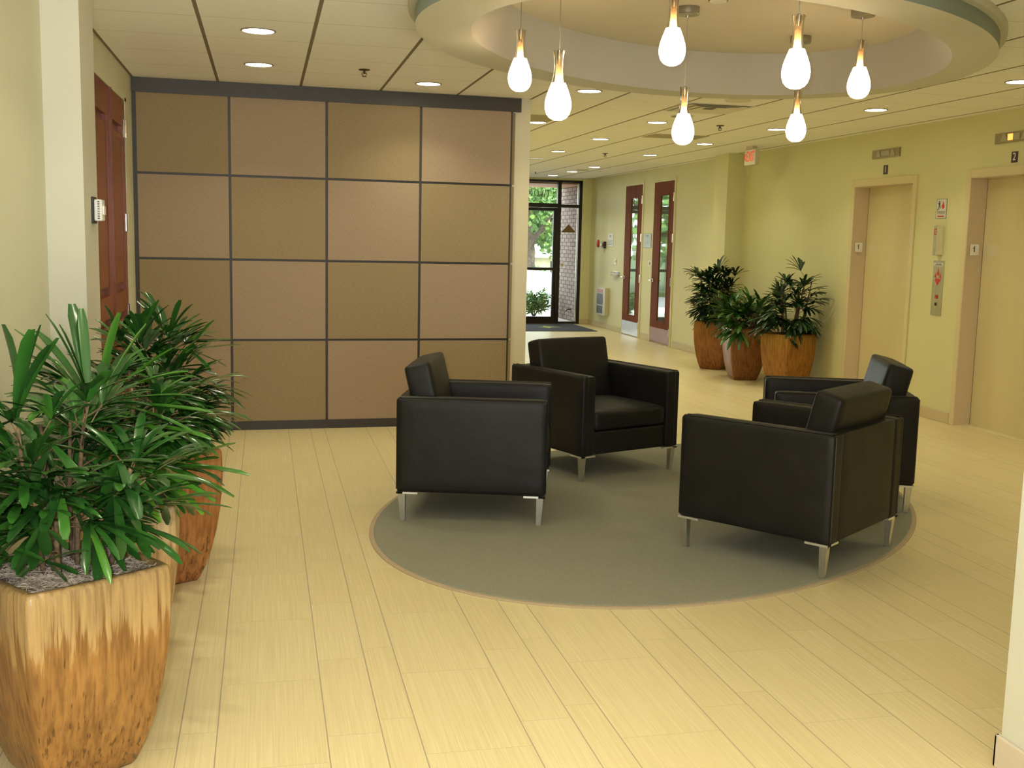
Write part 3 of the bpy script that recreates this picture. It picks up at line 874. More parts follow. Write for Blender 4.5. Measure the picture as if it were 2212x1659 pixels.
# ------------------------------------------------------------------ two wood doors with glass strips, far right wall
def strip_door(idx, yl, yr, kick, label):
    w = yl - yr
    X = XE
    b = MB()
    for q in ((yl, yl + 0.05, 0, 2.49), (yr - 0.05, yr, 0, 2.49), (yr, yl, 2.44, 2.49)): b.box(X - 0.012, X + 0.02, *q)
    fr = struct(b.build('door_%d' % idx, 'wall'), label)
    b = MB(); g0, g1 = yl - 0.245, yr + 0.19
    for q in ((yl - 0.003, g0, 0.012, 2.437), (g1, yr + 0.003, 0.012, 2.437), (g0, g1, 2.245, 2.437), (g0, g1, 0.012, 0.33)): b.box(X - 0.010, X + 0.03, min(q[0], q[1]), max(q[0], q[1]), q[2], q[3])
    leaf = b.build('door_leaf', 'cherry', fr)
    b = MB()
    for q in ((g0, g0 - 0.055, 0.33, 2.245), (g1 + 0.014, g1, 0.33, 2.245), (g0, g1, 2.232, 2.245), (g0, g1, 0.33, 0.343)): b.box(X - 0.014, X + 0.004, min(q[0], q[1]), max(q[0], q[1]), q[2], q[3])
    b.build('glazing_bead', 'cherry', leaf)
    b = MB(); b.box(X - 0.002, X + 0.006, g1, g0, 0.33, 2.245); b.build('glass_strip', 'doorglass', leaf)
    b = MB(); b.box(X - 0.0125, X - 0.010, yr + 0.008, yl - 0.008, 0.016, 0.235); b.build('kick_plate', kick, leaf)
    yh = yl - 0.065
    b = MB(); b.cyl((X - 0.014, yh, 0.95), 0.028, 0.010, 18, 'X').cyl((X - 0.045, yh, 0.95), 0.011, 0.06, 12, 'X')
    b.tube([(X - 0.07, yh + 0.012, 0.95), (X - 0.075, yh - 0.04, 0.95), (X - 0.07, yh - 0.10, 0.948)], 0.010, 8)
    b.build('lever_handle', 'chrome', leaf, smooth=True)
    for z in (2.20, 1.60, 0.95, 0.20):
        h = MB(); h.box(X - 0.013, X - 0.010, yr + 0.004, yr + 0.035, z - 0.06, z + 0.06); h.cyl((X - 0.018, yr - 0.002, z), 0.008, 0.125, 10); h.build('hinge', 'chrome', leaf)
    return fr
strip_door(2, 17.53, 16.70, 'steel', 'reddish wood door with glass strip and steel kick plate farther down the corridor')
strip_door(3, 16.155, 15.31, 'kickbrown', 'reddish wood door with dark glass strip and brown kick plate nearer the palms')

def wall_plate(name, label, cat, y0, y1, z0, z1, mat, t=0.008, extra=()):
    r = ew_thing(name, label, cat, (y0 + y1) / 2, (z0 + z1) / 2)
    b = MB(); b.rbox(XE - t, XE, min(y0, y1), max(y0, y1), z0, z1, r=min(0.003, t / 3), seg=2); ew_put(r, b, 'plate', mat)
    for nm, m2, q in extra:
        b = MB()
        for k in q: ew_plate(b, k[0], k[1], k[2], k[3], k[4] if len(k) > 4 else 0.002, t)
        ew_put(r, b, nm, m2)
    return r
wall_plate('door_sign', 'grey green plaque on the wall between the two wood doors', 'sign', 16.60, 16.24, 1.445, 1.665, 'silver_sign', 0.010,
           [('sign_mark', 'greytext', [(16.46, 16.38, 1.61, 1.64)]), ('sign_lettering', 'greytext', [(16.47, 16.37, 1.53, 1.535), (16.46, 16.38, 1.515, 1.52)])])
wall_plate('room_notice', 'light grey notice with dark lettering left of the wood door with steel kick plate', 'sign', 18.46, 18.17, 1.445, 1.665, 'offwhite', 0.006,
           [('notice_mark', 'greytext', [(18.35, 18.28, 1.60, 1.64)]), ('notice_lettering', 'black', [(18.43, 18.20, 1.475 + k * 0.018, 1.482 + k * 0.018, 0.001) for k in range(5)])])
wall_plate('light_switch', 'bronze switch plate between the two wood doors', 'switch', 16.335, 16.225, 1.15, 1.26, 'bronze_sign', 0.006, [('toggle', 'white', [(16.287, 16.272, 1.185, 1.225, 0.01)])])
wall_plate('light_switch', 'bronze switch plate above the white wall rack at the corridor end', 'switch', 18.045, 17.93, 1.14, 1.245, 'bronze_sign', 0.006, [('toggle', 'white', [(17.99, 17.975, 1.175, 1.215, 0.01)])])
t = ew_thing('fire_alarm', 'red oval fire alarm on the far end of the yellow corridor wall', 'alarm', 19.02, 1.49)
b = MB(); b.lathe([(0.0, 0.0), (0.055, 0.0), (0.055, 0.016), (0.040, 0.030), (0.0, 0.034)], 20, Matrix.Translation((XE, 19.02, 1.49)) @ Matrix.Rotation(-PI / 2, 4, 'Y') @ Matrix.Diagonal((1.25, 1.25, 1, 1))); ew_put(t, b, 'housing', 'redplastic', smooth=True)
t = ew_thing('alarm_horn', 'black and white strobe horn beside the red alarm', 'alarm', 18.62, 1.465)
b = MB(); b.rbox(XE - 0.05, XE, 18.56, 18.68, 1.41, 1.53, r=0.006, seg=2); ew_put(t, b, 'housing', 'brownblack')
b = MB(); b.rbox(XE - 0.075, XE - 0.05, 18.59, 18.70, 1.44, 1.50, r=0.006, seg=2); ew_put(t, b, 'strobe_lens', 'lensgrey')
t = ew_thing('brochure_rack', 'white two tier wall rack left of the wood door with steel kick plate', 'rack', 17.93, 0.985)
b = MB(); ew_plate(b, 18.09, 17.77, 0.945, 1.03, 0.006); ew_put(t, b, 'back_plate', 'nickel')
for z in (0.948, 0.99):
    b = MB(); b.prism([(XE - 0.006, z), (XE - 0.05, z), (XE - 0.065, z + 0.034), (XE - 0.058, z + 0.034), (XE - 0.045, z + 0.006), (XE - 0.006, z + 0.006)], lambda x, zz: (x, 18.08, zz), lambda x, zz: (x, 17.78, zz)); ew_put(t, b, 'tray', 'white')
t = ew_thing('wall_heater', 'cream metal cabinet with two dark grilles low on the far corridor wall', 'heater', 18.57, 0.48)
b = MB(); b.rbox(XE - 0.07, XE, 18.32, 18.82, 0.235, 0.725, r=0.006, seg=2); ew_put(t, b, 'housing', 'exit_box')
for z0, z1 in ((0.27, 0.40), (0.425, 0.615)):
    b = MB(); ew_plate(b, 18.78, 18.45, z0, z1, 0.004, 0.07); ew_put(t, b, 'grille', 'grille')
b = MB(); ew_plate(b, 18.78, 18.45, 0.635, 0.69, 0.003, 0.07); ew_put(t, b, 'red_label', 'redplastic')
wall_plate('outlet', 'small dark outlet plate low on the wall beside the heater cabinet', 'outlet', 18.95, 18.91, 0.555, 0.655, 'black', 0.008, [('socket', 'nickel', [(18.94, 18.92, 0.58, 0.60), (18.94, 18.92, 0.61, 0.63)])])

# exit sign hung from the ceiling near the elevator wall
t = thing('exit_sign', 'ivory hanging exit sign with red letters near the pilaster', 'sign', (5.5, 11.96, H))
b = MB(); b.rbox(-0.018, 0.030, -0.145, 0.145, -0.215, -0.030, r=0.003, seg=2); b.build('housing', 'exit_box', t)
b = MB(); b.rbox(-0.03, 0.03, -0.09, 0.09, -0.03, 0.0, r=0.004, seg=2); b.build('canopy', 'exit_box', t)
b = MB(); b.box(-0.021, -0.018, -0.138, 0.138, -0.208, -0.037); b.build('face', 'exit_face', t)
XM = Matrix(((0, 0, -1, -0.0225), (-1, 0, 0, -0.018), (0, 1, 0, -0.122), (0, 0, 0, 1)))
tx = text('EXIT', 0.165, XM @ Matrix.Diagonal((0.62, 1.0, 1.0, 1)), 'exit_red', 'lettering', t, 0.0008)
b = MB(); b.tube([(-0.0225, 0.100, -0.085), (-0.0225, 0.128, -0.122), (-0.0225, 0.100, -0.160)], 0.006, 6); b.build('chevron', 'exit_red', t)

# ------------------------------------------------------------------ glazed entrance at the corridor end
def storefront():
    b = MB()
    Y0, Y1 = YF - 0.05, YF + 0.05
    def bar(x0, x1, z0, z1, y0=Y0, y1=Y1): b.box(x0, x1, y0, y1, z0, z1)
    bar(5.640, 5.700, 0, 2.62); bar(2.0, 5.70, 2.580, 2.62); bar(5.237, 5.302, 0, 2.60)
    bar(5.302, 5.64, 2.130, 2.181); bar(5.302, 5.64, 0.0, 0.040)
    bar(4.20, 5.237, 2.125, 2.198); bar(4.135, 4.20, 0, 2.60)
    bar(3.20, 3.26, 0, 2.60); bar(2.0, 2.06, 0, 2.60); bar(2.0, 4.20, 2.13, 2.19); bar(2.0, 4.2, 0, 0.06)
    fr = struct(b.build('window_1', 'bronze'))
    b = MB(); b.box(5.69, 5.697, Y0 - 0.012, Y0, 0.02, 2.6); 
    b = MB()
    for q in ((5.302, 5.64, 0.04, 2.13), (5.302, 5.64, 2.18, 2.58), (4.2, 5.237, 2.198, 2.58), (3.26, 4.135, 0.06, 2.13), (3.26, 4.135, 2.19, 2.58), (2.06, 3.2, 0.06, 2.13), (2.06, 3.2, 2.19, 2.58)):
        b.box(q[0], q[1], YF - 0.003, YF + 0.003, q[2], q[3])
    b.build('window_glass', 'glass', fr)
    b = MB(); b.box(5.615, 5.632, Y0 + 0.015, Y0 + 0.03, 0.05, 2.12); b.box(5.615, 5.632, Y0 + 0.015, Y0 + 0.03, 2.19, 2.57); b.build('glazing_bead', 'alum', fr)
    # roof shaped emblem on the sidelight
    b = MB(); b.prism([(5.325, 1.680), (5.605, 1.680), (5.465, 1.830)], lambda x, z: (x, YF - 0.004, z), lambda x, z: (x, YF - 0.007, z)); b.build('roof_emblem', 'emblem', fr)
    # serif lettering on the transom, read from outside
    def stroke(bb, pts, dx):
        bb.prism(pts, lambda x, z: (dx - x, YF + 0.004, z), lambda x, z: (dx - x, YF + 0.006, z))
    zb = 2.314
    h = 0.124
    def T(bb, x):
        stroke(bb, [(0.024, 0 + zb), (0.040, zb), (0.040, zb + h), (0.024, zb + h)], x)
        stroke(bb, [(0.0, zb + h - 0.010), (0.064, zb + h - 0.010), (0.064, zb + h), (0.0, zb + h)], x)
        stroke(bb, [(0.0, zb + h - 0.030), (0.005, zb + h - 0.030), (0.008, zb + h), (0.0, zb + h)], x)
        stroke(bb, [(0.059, zb + h - 0.030), (0.064, zb + h - 0.030), (0.064, zb + h), (0.056, zb + h)], x)
        stroke(bb, [(0.014, zb), (0.050, zb), (0.050, zb + 0.006), (0.014, zb + 0.006)], x)
    def Wl(bb, x):
        w = 0.105
        for a, c, t in ((0.008, 0.032, 0.015), (0.052, 0.032, 0.006), (0.045, 0.074, 0.015), (0.097, 0.074, 0.006)):
            stroke(bb, [(c - t / 2, zb), (c + t / 2, zb), (a + t / 2, zb + h), (a - t / 2, zb + h)], x)
        for a in (0.008, 0.048, 0.097): stroke(bb, [(a - 0.014, zb + h - 0.005), (a + 0.014, zb + h - 0.005), (a + 0.014, zb + h), (a - 0.014, zb + h)], x)
    def O(bb, x, gap=False):
        n = 28
        for i in range(n):
            a0, a1 = 2 * PI * i / n, 2 * PI * (i + 1) / n
            if gap and math.cos(a0) > 0.55: continue
            P = []
            for a, ro in ((a0, 1), (a1, 1), (a1, 0), (a0, 0)):
                rx, rz = (0.042, h / 2 + 0.002) if ro else (0.029, h / 2 - 0.005)
                P.append((0.042 + rx * math.cos(a), zb + h / 2 + rz * math.sin(a)))
            stroke(bb, P, x)
    b = MB(); T(b, 5.096); Wl(b, 5.020); O(b, 4.885); O(b, 4.770, True)
    b.build('transom_lettering', 'lettering', fr)
    # glazed door leaf
    b = MB()
    yy0, yy1 = YF - 0.03, YF + 0.03
    for q in ((4.205, 4.285, 0.004, 2.12), (5.170, 5.233, 0.004, 2.12), (4.285, 5.17, 2.062, 2.12), (4.285, 5.17, 0.004, 0.132)): b.box(q[0], q[1], yy0, yy1, q[2], q[3])
    d = struct(b.build('door_4', 'bronze'), 'dark bronze framed glass entrance door at the corridor end')
    b = MB(); b.box(4.285, 5.17, YF - 0.003, YF + 0.003, 0.132, 2.062); b.build('door_glass', 'glass', d)
    b = MB(); b.rbox(4.25, 5.20, yy0 - 0.07, yy0 - 0.03, 0.985, 1.035, r=0.006, seg=2); b.box(4.26, 4.30, yy0 - 0.03, yy0, 0.99, 1.03).box(5.16, 5.20, yy0 - 0.03, yy0, 0.99, 1.03); b.build('push_bar', 'bronze', d)
storefront()
def on_brick(name, label, cat, loc):
    return thing(name, label, cat, loc)

# entrance mat
t = thing('entrance_mat', 'charcoal entrance mat with a lime emblem inside the glass door', 'mat', (4.6, 18.69, 0))
b = MB(); b.rbox(-1.0, 0.955, -0.80, 0.825, 0.0, 0.009, r=0.003, seg=1); b.build('pile', 'mat', t)
b = MB()
P = [(0.10, 0.02), (0.22, 0.05), (0.25, 0.22), (0.33, 0.10), (0.53, -0.02), (0.34, -0.05), (0.26, -0.20), (0.20, -0.06)]
b.prism(P, lambda x, y: (x, y, 0.0088), lambda x, y: (x, y, 0.0105)); b.build('emblem', 'matlogo', t)

# ------------------------------------------------------------------ outside
b = MB(); b.box(-6, 30, YF + 0.08, 25.0, -0.25, -0.02); struct(b.build('sidewalk', 'concrete'))
b = MB(); b.box(-40, 70, 25.0, 44, -0.9, -0.75); struct(b.build('street', 'asphalt'))
b = MB(); b.box(-60, 110, 44, 160, -0.9, -0.55); struct(b.build('lawn', 'lawn'))
def outdoor_wall():
    b = MB(); b.box(5.80, 6.15, YF + 0.06, 21.4, -0.02, 2.55)
    struct(b.build('wall_outside_brick', 'brick'))
    b = MB(); b.box(-2.0, 6.4, YF + 0.06, 21.15, 2.555, 2.85)
    struct(b.build('roof_canopy', 'soffit'))
    b = MB(); b.box(1.2, 1.5, YF + 0.06, 21.1, -0.02, 2.55); struct(b.build('wall_outside_pier', 'brick'))
outdoor_wall()
t = thing('hose_bib', 'dark metal hose tap low on the outside brick wall', 'tap', (5.80, 20.5, 0.205))
b = MB(); b.tube([(0, 0, 0), (-0.07, 0, 0), (-0.10, 0, -0.04)], 0.014, 8); b.cyl((-0.05, 0, 0.035), 0.03, 0.01, 12).tube([(-0.05, 0, 0), (-0.05, 0, 0.035)], 0.006, 6); b.build('spout', 'brass', t, smooth=True)
t = thing('card_reader', 'small white card reader on the bronze frame beside the glass door', 'card reader', (5.33, YF - 0.05, 1.09))
b = MB(); b.rbox(-0.022, 0.040, -0.03, 0, -0.035, 0.035, r=0.004, seg=2); b.build('housing', 'white', t)
b = MB(); b.box(-0.008, 0.026, -0.032, -0.030, -0.018, 0.014); b.build('keypad', 'lensgrey', t)

def leaf_cloud(b, c, rad, n, size, rng, flat=0.8):
    for _ in range(n):
        while True:
            v = Vector((rng.uniform(-1, 1), rng.uniform(-1, 1), rng.uniform(-1, 1)))
            if 0.25 < v.length < 1: break
        v = v.normalized() * (v.length ** 0.45)
        p = Vector(c) + Vector((v.x * rad, v.y * rad, v.z * rad * flat))
        d = Vector((rng.uniform(-1, 1), rng.uniform(-1, 1), rng.uniform(-0.8, 0.5))).normalized()
        nrm = (v + Vector((rng.uniform(-1, 1), rng.uniform(-1, 1), rng.uniform(-0.2, 1.4)))).normalized()
        s = nrm.cross(d)
        if s.length < 0.1: continue
        s = s.normalized() * size * 0.34
        L = size * rng.uniform(0.7, 1.2)
        q = d * L
        b.poly([p, p + q * 0.45 + s, p + q, p + q * 0.45 - s])
def tree(x, y, zg, hgt, rad, seed, label, trunk_r=0.22, n=2600, size=0.34):
    rng = random.Random(seed)
    t = thing('shade_tree', label, 'tree', (x, y, zg), 0, 'trees across the street')
    b = MB()
    pts = [(0, 0, 0), (0.1, 0.05, hgt * 0.25), (-0.05, 0.1, hgt * 0.45), (0.1, 0, hgt * 0.7)]
    b.tube(pts, [trunk_r, trunk_r * 0.85, trunk_r * 0.7, trunk_r * 0.3], 10)
    for k in range(5):
        a = k * 1.26 + rng.uniform(-0.3, 0.3)
        z0 = hgt * rng.uniform(0.22, 0.4)
        b.tube([(0.05, 0.05, z0), (math.cos(a) * rad * 0.35, math.sin(a) * rad * 0.35, z0 + hgt * 0.13), (math.cos(a) * rad * 0.7, math.sin(a) * rad * 0.7, z0 + hgt * 0.2)], [trunk_r * 0.45, trunk_r * 0.3, trunk_r * 0.12], 7)
    b.build('trunk', 'bark', t, smooth=True)
    b = MB()
    for k in range(16):
        a = rng.uniform(0, 2 * PI); q = rng.uniform(0.15, 0.85)
        zc = hgt * rng.uniform(0.34, 0.95)
        leaf_cloud(b, (math.cos(a) * rad * q, math.sin(a) * rad * q, zc), rad * rng.uniform(0.34, 0.52), n // 16, size, rng, 0.7)
    b.build('crown', 'tree_leaf', t)
    return t
tree(10.0, 41.5, -0.75, 7.2, 3.4, 3, 'leafy green tree seen through the glass door', 0.20, 6500, 0.27)
tree(13.8, 50, -0.6, 8.5, 4.2, 5, 'taller tree behind, showing in the transom above the door', 0.34, 3400, 0.42)
tree(4.8, 52, -0.6, 9.0, 4.6, 8, 'broad tree beyond the street hidden mostly by the partition', 0.34, 3400, 0.45)
tree(-6.0, 46, -0.75, 8.0, 4.4, 12, 'far tree reflected in the wood doors', 0.34, 2600, 0.45)
tree(24.5, 100, -0.6, 12.0, 7.0, 21, 'distant dense tree filling the gaps behind the one at the door', 0.4, 5200, 0.9)
tree(20.2, 80, -0.6, 9.5, 6.0, 27, 'large tree behind the small pale house', 0.3, 5200, 0.75)
def shrub(x, y, zg, r, seed, label):
    rng = random.Random(seed)
    t = thing('street_shrub', label, 'shrub', (x, y, zg), 0, 'shrubs across the street')
    b = MB()
    for k in range(7): leaf_cloud(b, (rng.uniform(-0.6, 0.6) * r, rng.uniform(-0.4, 0.4) * r, r * rng.uniform(0.35, 0.75)), r * 0.55, 160, 0.16, rng, 0.75)
    b.build('leaves', 'tree_leaf', t)
    b = MB(); b.tube([(0, 0, 0), (0.05, 0, r * 0.5)], [0.05, 0.03], 6).tube([(0, 0, 0), (-0.2, 0.1, r * 0.6)], [0.04, 0.02], 6); b.build('stem', 'bark', t)
shrub(11.2, 46.2, -0.6, 0.95, 41, 'green shrub on the lawn just left of the pale house')
shrub(10.2, 47.5, -0.6, 1.0, 43, 'green shrub on the lawn behind the trunk of the tree at the door')
def bush(x, y, r, seed, label):
    rng = random.Random(seed)
    t = thing('garden_bush', label, 'bush', (x, y, -0.02), 0, 'bushes outside the entrance')
    b = MB()
    for k in range(130):
        a = rng.uniform(0, 2 * PI); l = rng.uniform(0.5, 1.0) * r
        tip = Vector((math.cos(a) * l, math.sin(a) * l, r * rng.uniform(0.6, 1.5)))
        for j in range(9):
            f = rng.uniform(0.25, 1.0)
            p = Vector((tip.x * f, tip.y * f, tip.z * (1 - (1 - f) ** 1.6)))
            d = Vector((math.cos(a) + rng.uniform(-0.9, 0.9), math.sin(a) + rng.uniform(-0.9, 0.9), rng.uniform(-0.5, 0.9))).normalized()
            s = d.cross(Vector((rng.uniform(-1, 1), rng.uniform(-1, 1), 1))).normalized() * 0.017
            L = rng.uniform(0.09, 0.17)
            b.poly([p, p + d * L * 0.4 + s, p + d * L, p + d * L * 0.4 - s])
    b.build('leaves', 'bush_leaf', t)
    b = MB()
    for k in range(6):
        a = k * 1.05; b.tube([(0, 0, 0), (math.cos(a) * r * 0.3, math.sin(a) * r * 0.3, r * 0.5), (math.cos(a) * r * 0.55, math.sin(a) * r * 0.55, r * 0.9)], [0.012, 0.009, 0.005], 6)
    b.build('stems', 'bark', t)
bush(5.28, 21.35, 0.36, 2, 'bright green bush outside the glass door, in front of the white car')
bush(4.45, 21.7, 0.34, 9, 'bush outside the glass door, partly behind the partition')

# white car, side on
def car():
    t = thing('white_car', 'white car parked outside beyond the glass door', 'car', (6.35, 33.0, -0.75))
    L = 4.55
    side = [(-2.27, 0.32), (-2.25, 0.72), (-2.0, 0.86), (-1.2, 0.95), (-0.45, 1.36), (0.75, 1.42), (1.45, 1.38), (2.2, 1.32), (2.27, 0.9), (2.26, 0.34), (1.85, 0.28), (-1.9, 0.28)]
    b = MB()
    b.prism(side, lambda x, z: (x, -0.84 + max(0, z - 0.95) * 0.3, z), lambda x, z: (x, 0.84 - max(0, z - 0.95) * 0.3, z))
    bmesh.ops.bevel(b.bm, geom=[e for e in b.bm.edges], offset=0.05, segments=2, affect='EDGES')
    b.build('body', 'carpaint', t, smooth=True)
    b = MB(); b.box(-2.2, 2.2, -0.848, -0.84, 0.79, 0.802); b.build('crease_shade', 'black', t)  # black strip paints the shade line along the body fold
    for x0, x1 in ((-0.75, 0.35), (0.45, 1.35)):
        b = MB(); b.prism([(x0, 0.99), (x1, 0.99), (x1 - 0.06, 1.30), (x0 + 0.25, 1.30)], lambda x, z: (x, -0.845 + max(0, z - 0.95) * 0.3, z), lambda x, z: (x, -0.82 + max(0, z - 0.95) * 0.3, z)); b.build('window', 'carglass', t)
    for x in (-1.42, 1.36):
        b = MB(); b.cyl((x, -0.78, 0.33), 0.36, 0.16, 28, 'Y'); w = b.build('wheel', 'tyre', t, smooth=True)
        b = MB(); b.cyl((x, -0.865, 0.33), 0.20, 0.02, 20, 'Y'); o = b.build('hub_cap', 'alum', w, smooth=True)
car()
# small pale house
t = thing('small_house', 'pale house with a light hipped roof far beyond the street', 'house', (16.6, 61, -0.6))
b = MB(); b.box(-1.7, 6, 0, 6, 0, 1.15); b.build('walls', 'stucco', t)
b = MB()
e = [(-2.0, -0.4, 1.15), (6.4, -0.4, 1.15), (6.4, 6.4, 1.15), (-2.0, 6.4, 1.15)]
r0, r1 = (-0.2, 3, 2.15), (4.6, 3, 2.15)
b.poly([e[0], e[1], r1, r0]); b.poly([e[1], e[2], r1]); b.poly([e[2], e[3], r0, r1]); b.poly([e[3], e[0], r0]); b.poly(e[::-1]); b.build('roof', 'roofing', t)
b = MB(); b.box(-0.6, 0.3, -0.03, 0, 0.1, 0.95); b.build('doorway', 'tyre', t)

# ------------------------------------------------------------------ ceiling fittings
def lamp(t):
    d = bpy.data.lights.new('downlight_lamp', 'AREA')
    d.shape = 'DISK'; d.size = 0.16; d.energy = LAMP_W; d.color = LAMP_COL; d.spread = math.radians(118)
    o = bpy.data.objects.new('downlight_lamp', d); COL.objects.link(o); o.parent = t; o.location = (0, 0, -0.012)
def downlight(first, x, y, label):
    if first is None:
        t = thing('recessed_downlight', label, 'downlight', (x, y, H), 0, 'recessed downlights')
        b = MB(); b.lathe([(0.098, 0.0), (0.098, -0.004), (0.092, -0.007), (0.086, -0.004), (0.086, 0.0)], 32, cap=False); b.build('trim_ring', 'can', t, smooth=True)
        b = MB(); b.lathe([(0.0, -0.0035), (0.087, -0.0035)], 32, cap=False); b.build('lens', 'lens', t)
        lamp(t)
        return t
    r = copy_tree(first, (x, y, H), 0, label)
    return r
DL = [(-0.022, 6.481, 'larger of the two downlights over the left passage, nearer the camera side of the ceiling'),
      (-0.025, 7.739, 'downlight over the left passage, second from the panelled wall on its line'),
      (1.192, 8.223, 'downlight just in front of the panelled wall header'),
      (2.405, 8.15, 'downlight between the oval ring and the end of the panelled wall'),
      (2.575, 10.472, 'downlight half hidden by the cream end of the partition'),
      (3.642, 11.851, 'downlight second along the middle corridor row, past the vent'),
      (3.655, 13.692, 'downlight farthest along the middle corridor row'),
      (4.922, 16.282, 'downlight third from the glazed entrance along the elevator wall row'),
      (4.929, 17.55, 'downlight second from the glazed entrance along the elevator wall row'),
      (4.913, 18.72, 'downlight nearest the glazed entrance'),
      (3.624, 9.996, 'downlight nearest the square air vent on its far side'),
      (4.882, 13.691, 'downlight beyond the exit sign, above the first wood door stretch'),
      (4.889, 11.89, 'downlight left of the exit sign'),
      (4.90, 10.103, 'downlight in front of elevator 1'),
      (4.93, 8.363, 'downlight in front of the wall between the elevators'),
      (4.964, 6.625, 'downlight cut by the right edge, in front of elevator 2')]
d0 = None
for x, y, lab in DL:
    d = downlight(d0, x, y, lab)
    d0 = d0 or d
# fittings out of the picture that still light the place
for x, y in ((-0.02, 4.6), (-0.02, 2.7), (1.0, 2.7), (1.0, 0.6), (4.95, 4.8), (4.95, 3.4), (2.6, 12.4), (2.6, 15.0), (0.2, -1.2), (1.6, -1.2)):
    copy_tree(d0, (x, y, H), 0, 'round white recessed downlight out of view in the ceiling')

def sprinkler(first, x, y, label):
    if first: return copy_tree(first, (x, y, H), 0, label)
    t = thing('fire_sprinkler', label, 'sprinkler', (x, y, H), 0, 'fire sprinklers')
    b = MB(); b.lathe([(0.0, -0.001), (0.04, -0.001), (0.036, -0.006), (0.012, -0.009), (0.0, -0.009)], 20); b.build('escutcheon', 'brass', t, smooth=True)
    b = MB(); b.cyl((0, 0, -0.018), 0.008, 0.022, 10); b.tube([(0.012, 0, -0.02), (0.016, 0, -0.035), (0.004, 0, -0.045)], 0.003, 6).tube([(-0.012, 0, -0.02), (-0.016, 0, -0.035), (-0.004, 0, -0.045)], 0.003, 6).cyl((0, 0, -0.047), 0.017, 0.002, 14); b.build('head', 'brass', t)
    return t
s0 = sprinkler(None, 0.676, 7.706, 'bronze sprinkler head in front of the panelled wall')
sprinkler(s0, 4.269, 10.017, 'bronze sprinkler head between the square vent and the exit sign')
sprinkler(s0, 4.287, 13.72, 'bronze sprinkler head farther down the corridor')

t = thing('air_diffuser', 'square louvred air vent in the corridor ceiling behind the oval ring', 'vent', (3.645, 8.80, H))
b = MB(); b.box(-0.295, 0.295, -0.285, 0.285, -0.004, -0.001); b.build('panel', 'spk', t)
for k, s in enumerate((0.27, 0.20, 0.13)):
    b = MB()
    z0, z1 = -0.004, -0.011
    o_, i_ = s, s - 0.045
    for a in range(4):
        q = [(-o_, -o_, z1), (o_, -o_, z1), (i_, -i_, z0), (-i_, -i_, z0)]
        R = Matrix.Rotation(a * PI / 2, 4, 'Z')
        b.poly([R @ Vector(p) for p in q])
    b.build('louvre', 'spk', t)
b = MB(); b.box(-0.045, 0.045, -0.045, 0.045, -0.006, -0.004); b.build('core', 'grille', t)
b = MB()
for z in (0.275,): b.box(-0.13, 0.13, z - 0.004, z + 0.004, -0.0062, -0.004)
b.build('slot', 'grille', t)
t = tag(MB().box(3.975, 4.585, 11.03, 11.43, H - 0.004, H - 0.001).build('return_air_tile', 'greytile'), 'grey tile set in the corridor ceiling beyond the lowest pendant', 'ceiling tile')
def disc(name, label, cat, x, y, r, mat, group=None):
    t = thing(name, label, cat, (x, y, H), 0, group)
    b = MB(); b.lathe([(0.0, -0.0035), (r * 0.9, -0.0035), (r, -0.006), (r, -0.001)], 30, cap=False); b.build('grille', mat, t)
    b = MB(); b.lathe([(r, -0.001), (r * 1.06, -0.001), (r * 1.06, -0.005), (r, -0.007)], 30, cap=False); b.build('rim', 'spk', t, smooth=True)
disc('ceiling_speaker', 'round white speaker grille just behind the oval ring', 'speaker', 3.65, 8.236, 0.095, 'spk')
disc('unlit_downlight', 'unlit brownish recessed light behind the lowest pendant', 'downlight', 3.644, 9.416, 0.095, 'yellowdisc')
disc('access_disc', 'dark round disc in the ceiling near the entrance downlights', 'ceiling disc', 4.944, 17.01, 0.10, 'yellowdisc')
disc('access_disc', 'dark round disc in the ceiling close to the partition end', 'ceiling disc', 3.70, 15.02, 0.11, 'yellowdisc')
t = tag(MB().box(2.30, 2.66, 9.85, 10.38, H - 0.004, H - 0.001).build('ceiling_hatch', 'greytile'), 'dark access panel in the ceiling beside the partition end', 'ceiling panel')
t = thing('hanging_sign', 'thin white blade sign hung from the ceiling near the entrance', 'sign', (4.42, 17.99, H))
b = MB(); b.tube([(0, 0, 0), (0, 0, -0.03)], 0.008, 6); b.build('stem', 'black', t)
b = MB(); b.prism([(-0.16, -0.036), (0.13, -0.03), (0.13, -0.042), (-0.16, -0.060)], lambda x, z: (x, -0.012, z), lambda x, z: (x, 0.012, z)); b.build('blade', 'white', t)
# slot detector in the dome
t = thing('smoke_detector', 'white smoke detector flush in the oval dome', 'detector', (2.34, 5.59, ZT))
b = MB(); b.lathe([(0.0, -0.012), (0.045, -0.012), (0.05, -0.004), (0.05, 0.0)], 24); b.build('cover', 'spk', t, smooth=True)
b = MB(); b.lathe([(0.0505, -0.002), (0.0515, -0.006), (0.0505, -0.009)], 24, cap=False); b.build('gap', 'black', t)

